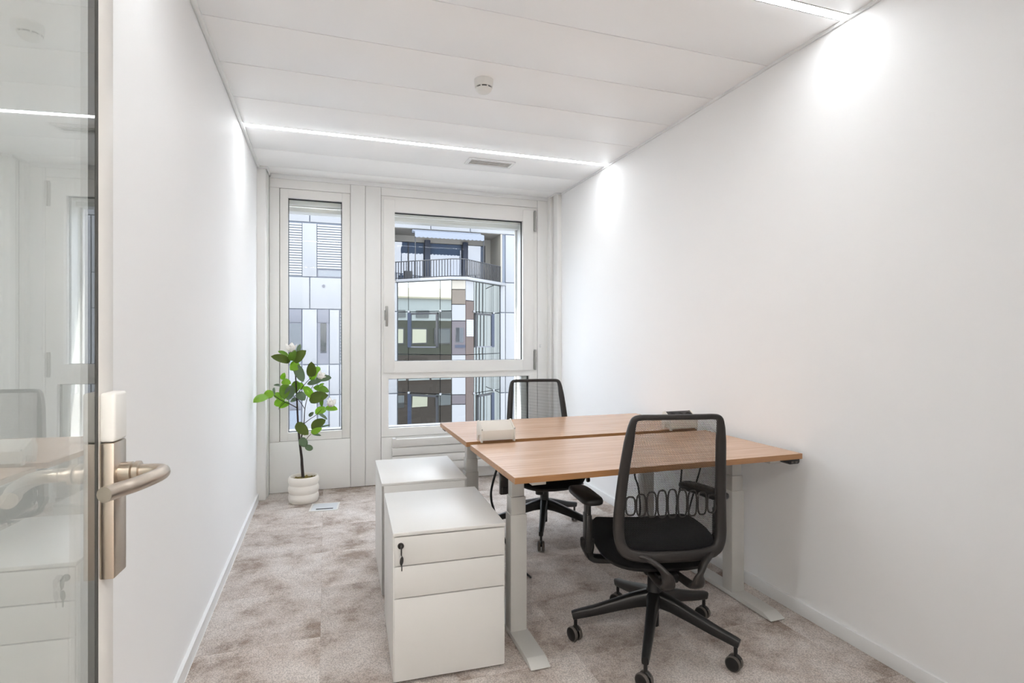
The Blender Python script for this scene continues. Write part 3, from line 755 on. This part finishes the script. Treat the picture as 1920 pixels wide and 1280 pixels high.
chair(1.390, 3.445, R(173.0), R(28.5 - 173.0), R(-173 - 18), 'black mesh task chair behind the far desk, facing the camera', ((0, 0.292, 0.02), (0, 0.292, 0.02)))

# ------------------------------------------------------------------ potted magnolia
t = tag(empty('potted_plant', (-0.168, 4.712, 0)), 'white-flowered magnolia tree in a ribbed cream pot by the slim window', 'plant')
PX, PY = -0.168, 4.712
prof = [(0.0, 0.002), (0.098, 0.0), (0.108, 0.006), (0.1155, 0.030), (0.1160, 0.048), (0.110, 0.070), (0.1075, 0.0735), (0.110, 0.078), (0.1165, 0.098), (0.1165, 0.116), (0.110, 0.137), (0.1075, 0.1405), (0.110, 0.145), (0.1165, 0.165), (0.1150, 0.188), (0.108, 0.204), (0.1035, 0.207), (0.100, 0.204), (0.099, 0.185), (0.099, 0.165)]
B().lathe(prof, 40).build('pot', M['pot'], t, angle=70)
sb = B().lathe([(0.0985, 0.168), (0.0985, 0.178), (0.05, 0.183), (0.0, 0.184)], 24)
for k in range(34):
    a, r = random.uniform(0, 6.28), random.uniform(0.01, 0.085)
    bmesh.ops.create_icosphere(sb.bm, subdivisions=1, radius=random.uniform(0.006, 0.013), matrix=Matrix.Translation((r * math.cos(a), r * math.sin(a), 0.184)))
sb.build('moss', M['soil'], t, angle=60)
def W(p): return (p[0] - PX, p[1] - PY, p[2])
def stem(name, pts, r0, r1):
    q = smooth([W(p) for p in pts], 5); n = len(q) - 1
    B().tube(q, [r0 + (r1 - r0) * i / n for i in range(n + 1)], 9).build(name, M['bark'], t)
stem('trunk', [(-0.172, 4.71, 0.172), (-0.180, 4.712, 0.283), (-0.183, 4.714, 0.344), (-0.191, 4.71, 0.416), (-0.200, 4.71, 0.50), (-0.211, 4.71, 0.644), (-0.217, 4.71, 0.787), (-0.225, 4.71, 0.943), (-0.231, 4.71, 1.038), (-0.242, 4.70, 1.134)], 0.0125, 0.0035)
stem('branch', [(-0.219, 4.71, 0.749), (-0.267, 4.68, 0.783), (-0.300, 4.66, 0.802), (-0.338, 4.63, 0.827), (-0.376, 4.60, 0.864)], 0.004, 0.002)
stem('branch', [(-0.195, 4.71, 0.46), (-0.180, 4.73, 0.535), (-0.172, 4.74, 0.582), (-0.165, 4.74, 0.642), (-0.159, 4.73, 0.737), (-0.138, 4.72, 0.832), (-0.097, 4.70, 0.925)], 0.0055, 0.002)
stem('branch', [(-0.163, 4.735, 0.738), (-0.189, 4.72, 0.786), (-0.211, 4.69, 0.817), (-0.247, 4.67, 0.85)], 0.003, 0.0018)
stem('branch', [(-0.221, 4.71, 0.85), (-0.194, 4.70, 0.888), (-0.155, 4.69, 0.941), (-0.110, 4.68, 0.99)], 0.0035, 0.002)
stem('branch', [(-0.166, 4.74, 0.615), (-0.121, 4.71, 0.654), (-0.076, 4.69, 0.686), (-0.030, 4.67, 0.735)], 0.003, 0.0018)
stem('branch', [(-0.198, 4.71, 0.480), (-0.172, 4.69, 0.489), (-0.150, 4.68, 0.497), (-0.133, 4.67, 0.520), (-0.110, 4.66, 0.543)], 0.003, 0.0018)
stem('branch', [(-0.300, 4.66, 0.802), (-0.330, 4.64, 0.775), (-0.349, 4.63, 0.751)], 0.002, 0.0015)
LEAVES = [
(-0.265,4.684,1.117,-0.4,4.609,1.162,0.06,'d'),
(-0.244,4.694,1.117,-0.147,4.625,1.206,0.072,'d'),
(-0.265,4.674,1.126,-0.225,4.64,1.209,0.054,'m'),
(-0.281,4.725,1.16,-0.36,4.747,1.199,0.03,'m'),
(-0.206,4.716,1.107,-0.266,4.657,1.051,0.07,'l'),
(-0.228,4.702,1.092,-0.167,4.651,0.958,0.066,'g'),
(-0.109,4.68,0.992,-0.108,4.605,1.118,0.067,'d'),
(-0.08,4.683,1.013,-0.054,4.723,1.073,0.05,'l'),
(-0.079,4.72,0.977,0.044,4.743,0.98,0.05,'g'),
(-0.122,4.718,0.97,-0.064,4.655,1.032,0.053,'l'),
(-0.141,4.689,0.936,-0.028,4.686,0.966,0.038,'g'),
(-0.097,4.714,0.905,0.025,4.744,0.866,0.055,'m'),
(-0.054,4.723,0.911,-0.012,4.645,0.94,0.024,'l'),
(-0.166,4.706,0.918,-0.093,4.71,0.816,0.054,'l'),
(-0.127,4.7,0.807,0.018,4.635,0.847,0.086,'d'),
(-0.033,4.698,0.752,-0.023,4.621,0.849,0.029,'m'),
(-0.082,4.726,0.694,0.006,4.757,0.731,0.062,'l'),
(-0.008,4.703,0.738,0.091,4.655,0.728,0.05,'l'),
(-0.217,4.725,0.963,-0.243,4.715,0.862,0.062,'m'),
(-0.173,4.723,0.895,-0.219,4.752,0.942,0.048,'l'),
(-0.216,4.701,0.869,-0.156,4.668,0.811,0.062,'g'),
(-0.329,4.706,0.975,-0.306,4.676,1.032,0.036,'l'),
(-0.327,4.68,0.965,-0.257,4.632,0.947,0.048,'l'),
(-0.303,4.719,0.944,-0.304,4.635,0.825,0.074,'m'),
(-0.251,4.673,0.932,-0.286,4.67,0.816,0.066,'g'),
(-0.374,4.55,0.874,-0.447,4.55,0.876,0.066,'l'),
(-0.416,4.55,0.867,-0.502,4.42,0.832,0.062,'l'),
(-0.338,4.73,0.926,-0.386,4.667,0.936,0.019,'g'),
(-0.386,4.695,0.915,-0.368,4.55,0.865,0.018,'g'),
(-0.381,4.708,0.874,-0.333,4.657,0.814,0.048,'l'),
(-0.307,4.691,0.814,-0.385,4.706,0.78,0.058,'l'),
(-0.27,4.689,0.792,-0.35,4.677,0.758,0.043,'l'),
(-0.225,4.724,0.824,-0.263,4.648,0.803,0.031,'g'),
(-0.221,4.674,0.632,-0.13,4.616,0.545,0.072,'d'),
(-0.11,4.716,0.572,-0.001,4.712,0.643,0.074,'d'),
(-0.112,4.684,0.547,-0.028,4.641,0.591,0.043,'l'),
(-0.107,4.681,0.543,-0.035,4.655,0.526,0.02,'g'),
(-0.182,4.673,0.52,-0.152,4.68,0.437,0.062,'g'),
(-0.16,4.724,0.438,-0.1,4.767,0.401,0.043,'g'),
(-0.092,4.714,0.708,-0.13,4.758,0.67,0.026,'g'),
(-0.053,4.671,0.699,0.011,4.622,0.655,0.024,'g'),
(-0.042,4.728,0.585,0.036,4.746,0.596,0.012,'g'),
(-0.216,4.695,1.182,-0.194,4.737,1.255,0.029,'g'),
]
def leaf(a, b, w, m):
    a, b = Vector(W(a)), Vector(W(b)); d = b - a; L = d.length; d.normalize()
    up = Vector((random.uniform(-.25, .25), -1.0, random.uniform(-0.1, 0.7))); up = (up - d * up.dot(d)).normalized()
    s_ = d.cross(up); bm = bmesh.new(); nl, nw = 9, 4; rows = []
    arc = random.uniform(0.06, 0.16) * L; fold = random.uniform(0.05, 0.16)
    for i in range(nl + 1):
        f = i / nl
        hw = 0.56 * w * (math.sin(math.pi * min(1, 0.04 + 0.955 * f) ** 0.95) ** 0.58 if 0 < f < 1 else 0.03)
        c = a + d * (L * f) + up * (arc * math.sin(math.pi * f) * 0.9); row = []
        for j in range(-nw // 2, nw // 2 + 1):
            k = j / (nw / 2)
            row.append(bm.verts.new(c + s_ * (hw * k) + up * (fold * hw * abs(k) * 1.4 + 0.06 * hw * math.sin(9 * f + k))))
        rows.append(row)
    for r0, r1 in zip(rows, rows[1:]):
        for j in range(nw): bm.faces.new((r0[j], r0[j + 1], r1[j + 1], r1[j]))
    ex = bmesh.ops.solidify(bm, geom=bm.faces[:], thickness=0.0011)
    q = B(); q.bm.free(); q.bm = bm
    q.build('leaf', M['leaf_' + m], t, angle=80)
for (x0, y0, z0, x1, y1, z1, w, m) in LEAVES: leaf((x0, y0, z0), (x1, y1, z1), w, m)
def flower(c, tilt, size, k0):
    f = empty('flower', W(c)); f.parent = t; f.rotation_euler = tilt
    for ring, (n, open_, sz) in enumerate(((5, 0.95, 1.0), (4, 0.45, 0.85))):
        for k in range(n):
            a = k0 + 2 * math.pi * k / n + ring * 0.6; bm = bmesh.new(); rows = []
            for i in range(7):
                u = i / 6; hw = size * sz * 0.36 * (math.sin(math.pi * (0.10 + 0.86 * u)) ** 0.8)
                r = size * sz * open_ * 0.62 * (u ** 0.75); z = size * sz * (0.85 * u ** 1.4 + 0.02)
                rows.append([bm.verts.new((r - 0.22 * hw * abs(j), hw * j, z + 0.12 * hw * abs(j))) for j in (-1, -0.5, 0, 0.5, 1)])
            for p, q in zip(rows, rows[1:]):
                for j in range(4): bm.faces.new((p[j], p[j + 1], q[j + 1], q[j]))
            bmesh.ops.solidify(bm, geom=bm.faces[:], thickness=0.0009)
            q = B(); q.bm.free(); q.bm = bm
            q.move(Matrix.Rotation(a, 4, 'Z')).build('petal', M['petal'], f, angle=80)
flower((-0.262, 4.66, 1.190), (0.35, 0.1, 0), 0.076, 0.3)
flower((-0.058, 4.65, 0.985), (0.5, 0.75, 0), 0.062, 0.0)
flower((0.028, 4.65, 0.755), (0.4, 0.35, 0), 0.070, 0.9)

# ------------------------------------------------------------------ building across the courtyard
bld = tag(empty('office_building', (4.0, 20.3, -9.0)), 'white-panelled office building with mirrored bay and balcony across the courtyard', 'building')
BI = Matrix.Translation((-4.0, -20.3, 9.0))
def ext(name, m, x0, x1, y0, y1, z0, z1, bev=0.0):
    o = bx(name, m, None, x0, x1, y0, y1, z0, z1, bev)
    o.parent = bld; o.matrix_parent_inverse = BI
    return o
def sub(o, parent):
    """Parent o to a part of the building, keeping o's world coordinates."""
    o.parent = parent
    o.matrix_parent_inverse = (bld.matrix_basis @ parent.matrix_parent_inverse @ parent.matrix_basis).inverted()
    return o
Y0 = 20.0
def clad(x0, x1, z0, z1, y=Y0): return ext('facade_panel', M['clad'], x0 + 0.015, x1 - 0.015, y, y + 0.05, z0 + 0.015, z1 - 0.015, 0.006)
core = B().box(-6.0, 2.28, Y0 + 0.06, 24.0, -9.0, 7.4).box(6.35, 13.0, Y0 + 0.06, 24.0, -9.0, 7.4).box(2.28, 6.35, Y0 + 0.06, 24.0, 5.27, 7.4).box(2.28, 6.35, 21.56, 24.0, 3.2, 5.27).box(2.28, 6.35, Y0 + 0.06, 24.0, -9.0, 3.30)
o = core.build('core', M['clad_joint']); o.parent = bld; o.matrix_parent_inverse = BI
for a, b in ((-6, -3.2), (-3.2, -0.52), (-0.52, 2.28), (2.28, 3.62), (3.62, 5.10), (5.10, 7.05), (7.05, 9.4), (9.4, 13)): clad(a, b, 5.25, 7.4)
def blind(x0, x1, z0, z1, pitch=0.085):
    bl = ext('blind', M['slat_back'], x0, x1, Y0 + 0.045, Y0 + 0.055, z0, z1)
    z = z1 - 0.05; me = None
    while z > z0:
        if me is None:
            me = B().box(-(x1 - x0) / 2, (x1 - x0) / 2, -0.004, 0.004, -pitch * 0.36, pitch * 0.36, 0, 2, Matrix.Rotation(R(-24), 4, 'X')).mesh('slat')
        sl = link('slat', me, M['slat'], None, ((x0 + x1) / 2, Y0 + 0.018, z)); sub(sl, bl); z -= pitch
def window(x0, x1, z0, z1, split=None, inner=None):
    """Opening with a spandrel on top and a framed dark pane below."""
    top = z1 if split is None else split
    if split is not None: ext('spandrel', M['violet'], x0 + .01, x1 - .01, Y0 + 0.02, Y0 + 0.05, split, z1 - .01, 0.004)
    w = ext('window', M['violet'], x0 + .01, x1 - .01, Y0 + 0.04, Y0 + 0.058, z0 + .01, top - .01)
    a, b, c, d = inner or (x0 + 0.04, x1 - 0.04, z0 + 0.04, top - 0.04)
    sub(ext('pane', M['pane_dark'], a, b, Y0 + 0.030, Y0 + 0.039, c, d), w)
# storey 1
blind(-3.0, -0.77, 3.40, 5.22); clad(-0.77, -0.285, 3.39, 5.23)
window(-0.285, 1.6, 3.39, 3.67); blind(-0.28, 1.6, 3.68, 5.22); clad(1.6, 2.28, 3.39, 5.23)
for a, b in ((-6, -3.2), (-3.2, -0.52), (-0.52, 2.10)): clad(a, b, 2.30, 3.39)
mk = B().lathe([(0.055, 0.0), (0.055, 0.02), (0.042, 0.02), (0.042, 0.0)], 20, (-0.075, Y0 + 0.003, 3.09), (0, -1, 0)).lathe([(0.026, 0.0), (0.022, 0.02), (0.0, 0.02)], 12, (-0.075, Y0 + 0.003, 3.09), (0, -1, 0)).build('wall_vent', M['violet'])
mk.parent = bld; mk.matrix_parent_inverse = BI
# storey 2
for x0, x1 in ((-4.2, -3.6), (-2.6, -2.1), (-1.19, -0.77)): window(x0, x1, 0.41, 2.30, 1.84)
window(-0.28, 0.11, 0.41, 2.30, 1.84, (-0.18, 0.02, 0.80, 1.82))
for a, b in ((-6, -4.2), (-3.6, -2.6), (-2.1, -1.19), (-0.77, -0.28), (0.11, 0.45)): clad(a, b, 0.41, 2.30)
lv_ = ext('louvre', M['slat_back'], 0.45, 1.30, Y0 + 0.05, Y0 + 0.06, 0.42, 2.29)
z = 0.50; me = B().box(-0.42, 0.42, -0.03, 0.0, -0.026, 0.026).mesh('louvre_blade')
while z < 2.27:
    sub(link('louvre_blade', me, M['clad'], None, (0.88, Y0 + 0.035, z)), lv_); z += 0.105
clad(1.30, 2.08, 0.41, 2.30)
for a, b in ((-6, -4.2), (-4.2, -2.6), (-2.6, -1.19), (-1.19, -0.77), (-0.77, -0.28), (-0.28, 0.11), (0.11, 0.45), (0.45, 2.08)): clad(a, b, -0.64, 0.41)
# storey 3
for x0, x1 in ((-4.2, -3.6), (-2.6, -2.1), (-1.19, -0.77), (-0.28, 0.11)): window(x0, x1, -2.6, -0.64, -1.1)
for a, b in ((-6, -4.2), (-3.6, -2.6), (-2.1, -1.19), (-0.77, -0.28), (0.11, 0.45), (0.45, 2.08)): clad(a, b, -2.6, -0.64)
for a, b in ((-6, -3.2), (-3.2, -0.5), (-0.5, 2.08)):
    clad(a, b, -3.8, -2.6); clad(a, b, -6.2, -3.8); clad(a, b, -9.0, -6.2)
# pilasters beside the bay, right-hand cladding
for z0, z1 in ((2.26, 3.30), (-0.66, 2.26), (-3.6, -0.66), (-9, -3.6)): clad(2.08, 2.42, z0, z1, Y0 - 0.03)
for z0, z1 in ((3.42, 5.25), (2.28, 3.42), (-0.76, 2.28), (-3.9, -0.76), (-9, -3.9)):
    clad(6.47, 7.7, z0, z1); clad(7.7, 9.0, z0, z1)
    if z0 < 3.4: clad(6.26, 6.47, z0, z1, Y0 - 0.02)
for k in range(5):
    x = 9.0 + k * 0.8
    clad(x, x + 0.4, -3.9, 5.25)
    window(x + 0.4, x + 0.8, -3.9, 5.25)
# recessed balcony room
ext('soffit', M['soffit'], 2.30, 6.47, Y0 + 0.05, 21.5, 5.255, 5.30)
ext('header', M['soffit'], 2.30, 6.30, 21.40, 21.52, 5.02, 5.255)
ext('reveal', M['beige'], 6.29, 6.347, Y0 + 0.02, 21.5, 3.40, 5.255)
ext('balcony_floor', M['soffit'], 2.30, 6.40, Y0, 21.5, 3.30, 3.36)
xs = [2.30, 3.01, 3.62, 3.83, 5.13, 5.33, 6.06, 6.29]
for i, (a, b) in enumerate(zip(xs, xs[1:])):
    if i == 6:
        ext('end_wall', M['beige'], a + 0.02, b, 21.40, 21.50, 3.36, 5.02)
    elif i in (2, 4):
        ext('column', M['navy'], a, b, 21.25, 21.50, 3.36, 5.10, 0.01)
    else:
        gp = ext('balcony_pane', M['pane_sky'], a + 0.02, b - 0.02, 21.46, 21.48, 3.36, 5.00)
        ext('mullion', M['iron'], b - 0.02, b + 0.02, 21.42, 21.50, 3.36, 5.02)
# awning: cassette, sloping cloth, scalloped valance, side posts
aw = B().box(2.95, 5.52, 20.02, 20.16, 5.11, 5.24, 0.02).prism([(20.05, 5.20), (20.05, 5.18), (19.52, 5.05), (19.52, 5.07)], 'x', 2.97, 5.50)
o = aw.build('awning', M['awning']); o.parent = bld; o.matrix_parent_inverse = BI
pts = [(2.97, 5.06)]; n = 17
for i in range(n):
    for q in range(6):
        t_ = q / 6; pts.append((2.97 + 2.53 * (i + t_) / n, 4.895 - 0.035 * math.sin(math.pi * t_)))
pts += [(5.50, 4.895), (5.50, 5.06)]
va = B().prism(pts, 'y', 19.515, 19.525).build('valance', M['awning']); sub(va, o)
for x in (2.99, 5.49): ext('awning_post', M['iron'], x - 0.015, x + 0.015, 19.55, 19.58, 3.40, 5.06)
# bay: kinked plan, three storeys of mirrored panes
P0, P1, P2, P3 = Vector((2.42, 20.0)), Vector((4.06, 18.5)), Vector((4.53, 18.4)), Vector((6.26, 20.0))
def on(A, Bp, t): return A + (Bp - A) * t
def facet(name, m, A, Bp, t0, t1, z0, z1, push=0.0, th=0.03, gap=0.012, parent=None):
    """A flat piece on the vertical plane A-B between parameters t0..t1, pushed outwards."""
    d = (Bp - A); L = d.length; d = d / L; a, c = on(A, Bp, t0), on(A, Bp, t1); w = (c - a).length
    ang = math.atan2(d.y, d.x); mid = (a + c) / 2; nrm = Vector((d.y, -d.x))
    mid = mid + nrm * push
    o = B().box(-w / 2 + gap, w / 2 - gap, 0, th, -(z1 - z0) / 2 + gap, (z1 - z0) / 2 - gap).build(name, m, None, (mid.x, mid.y, (z0 + z1) / 2), ang)
    if parent is None: o.parent = bld; o.matrix_parent_inverse = BI
    else: sub(o, parent)
    return o
rows = [(2.24, 3.29), (0.74, 2.24), (-0.62, 0.74), (-2.1, -0.62), (-3.6, -2.1), (-6.3, -3.6), (-9.0, -6.3)]
for z0, z1 in rows:
    for t0, t1 in ((0.0, 0.2115), (0.2115, 0.796), (0.796, 1.0)): facet('bay_pane', M['bay_glass'], P0, P1, t0, t1, z0, z1)
    for t0, t1 in ((0.217, 0.788), (0.788, 1.0)): facet('bay_pane', M['bay_glass'], P2, P3, t0, t1, z0, z1)
# opening casements framed in dark metal
for (A, Bp, t0, t1, z0, z1) in ((P0, P1, 0.2115, 0.76, 0.98, 2.20), (P0, P1, 0.2115, 0.76, -2.0, -0.66), (P2, P3, 0.24, 0.78, 0.98, 2.20), (P2, P3, 0.30, 0.78, -2.0, -0.70)):
    c = facet('casement', M['bay_glass'], A, Bp, t0, t1, z0, z1, 0.03, 0.02)
    facet('casement_frame', M['iron'], A, Bp, t0, t1, z1 - 0.07, z1, 0.05, 0.06, 0.0, c)
    facet('casement_frame', M['navy'], A, Bp, t0 if A is P0 else t1 - 0.075, t0 + 0.062 if A is P0 else t1, z0, z1, 0.06, 0.08, 0.0, c)
    facet('casement_frame', M['violet'], A, Bp, t0, t1, z0, z0 + 0.04, 0.05, 0.05, 0.0, c)
    facet('casement_frame', M['iron'], A, Bp, t1 - 0.03 if A is P0 else t0, t1 if A is P0 else t0 + 0.03, z0, z1, 0.05, 0.05, 0.0, c)
# narrow front strip of coloured panels
for m, z0, z1 in (('beige', 2.97, 3.29), ('taupe', 2.46, 2.97), ('clad', 1.90, 2.46), ('plum', 0.74, 1.90), ('clad', -0.62, 0.74), ('plum', -0.95, -0.62), ('clad', -3.2, -0.95), ('clad', -9, -3.2)):
    f = facet('front_panel', M[m], P1, P2, 0.0, 1.0, z0, z1)
    if z0 == 0.74:
        facet('front_window', M['pane_dark'], P1, P2, 0.26, 0.86, 1.15, 1.68, 0.012, 0.02)
        facet('front_sill', M['navy'], P1, P2, 0.22, 1.0, 0.97, 1.09, 0.02, 0.03)
for m, z0, z1 in (('clad', 2.60, 3.29), ('umber', 1.62, 2.60), ('umber', 0.74, 1.62), ('umber', -2.2, 0.74), ('umber', -9, -2.2)):  # reflections in the right facet's first pane, put in as coloured panels
    facet('painted_reflection', M[m], P2, P3, 0.0, 0.217, z0, z1)
bl2 = facet('reflected_blind', M['slat_back'], P2, P3, 0.01, 0.20, 1.36, 1.96, 0.012, 0.02)  # blind mirrored in that pane: backing and slats stand in for the reflection
for k in range(8): facet('slat', M['slat'], P2, P3, 0.012, 0.198, 1.37 + k * 0.073, 1.435 + k * 0.073, 0.02, 0.012, 0.0, bl2)
for (A, Bp, t_) in ((P0, P1, 0.2115), (P0, P1, 0.796), (P2, P3, 0.217), (P2, P3, 0.788)):
    for z in (2.24, -0.62):
        p = on(A, Bp, t_)
        o = B().lathe([(0.0, 0.0), (0.045, 0.0), (0.045, 0.03), (0.03, 0.05), (0, 0.055)], 12, (p.x, p.y - 0.02, z), (0, -1, 0)).build('glass_fixing', M['clad']); o.parent = bld; o.matrix_parent_inverse = BI
# white ledge and railing along the bay edge
lg = B(); out = [P0 + Vector((-0.05, -0.06)), P1 + Vector((-0.05, -0.10)), P2 + Vector((0.05, -0.10)), P3 + Vector((0.22, -0.03)), Vector((6.45, 20.2)), Vector((2.35, 20.2))]
lg.prism([(p.x, p.y) for p in out], 'z', 3.30, 3.40, 0.01)
o = lg.build('ledge', M['clad']); o.parent = bld; o.matrix_parent_inverse = BI
rl = B(); e0 = [P0 + Vector((-0.10, 0.02)), P1 + Vector((0.02, 0.04)), P2 + Vector((-0.02, 0.04)), P3 + Vector((0.05, 0.05))]
for z, r in ((4.02, 0.018), (3.44, 0.012)): rl.tube([(p.x, p.y, z) for p in e0], r, 6)
ro_ = rl.build('railing', M['iron']); ro_.parent = bld; ro_.matrix_parent_inverse = BI
bal = B().box(-0.006, 0.006, -0.02, 0.02, 3.40, 4.02).mesh('baluster')
for A, Bp, n in ((e0[0], e0[1], 21), (e0[1], e0[2], 4), (e0[2], e0[3], 22)):
    for k in range(n):
        p = on(A, Bp, (k + 0.5) / n); sub(link('baluster', bal, M['iron'], None, (p.x, p.y, 0), math.atan2((Bp - A).y, (Bp - A).x)), ro_)
o = B().box(2.75, 3.05, 20.6, 20.9, 3.36, 3.80, 0.02).build('balcony_planter', M['iron']); o.parent = bld; o.matrix_parent_inverse = BI

# lower wing to the left, seen mirrored in the bay
nb = tag(empty('courtyard_wing', (-13.0, 17.0, -9.0)), 'low white wing with dark windows, seen only mirrored in the bay glass', 'building')
NI = Matrix.Translation((13.0, -17.0, 9.0))
def nbx(name, m, *a):
    o = bx(name, m, None, *a); o.parent = nb; o.matrix_parent_inverse = NI; return o
nbx('wall', M['clad_light'], -18.0, -13.0, 6.5, 27.0, 2.45, 3.9)
nbx('wall', M['moss_dark'], -18.0, -13.02, 6.5, 27.0, 0.2, 2.44)
nbx('wall', M['umber'], -18.0, -13.0, 6.5, 27.0, -9.0, 0.19)
o = B().prism([(-18.4, 3.9), (-12.8, 3.9), (-12.8, 4.0), (-15.0, 4.75), (-18.4, 4.2)], 'y', 10.5, 27.2).build('roof', M['roof']); o.parent = nb; o.matrix_parent_inverse = NI
for k in range(13):
    y = 6.9 + k * 1.55
    nbx('window', M['pane_dark'], -12.99, -12.94, y, y + 0.85, 2.62, 3.12)
    w_ = nbx('window', M['violet'], -13.01, -12.95, y + 0.1, y + 1.15, 0.95, 2.0)
    nbx('pane', M[('cream', 'pane_dark', 'cream')[k % 3]], -12.95, -12.92, y + 0.17, y + 1.08, 1.03, 1.92)
    nbx('pane', M[('pane_dark', 'cream')[k % 2]], -12.99, -12.94, y + 0.1, y + 1.1, -3.1, -2.35)
    nbx('ledge', M['clad_light'], -12.99, -12.80, y, y + 1.4, -1.35, -1.25)
structure(bx('ground', M['asphalt'], None, -40, 40, 3, 60, -9.2, -9.0), 'grey courtyard paving far below the windows')
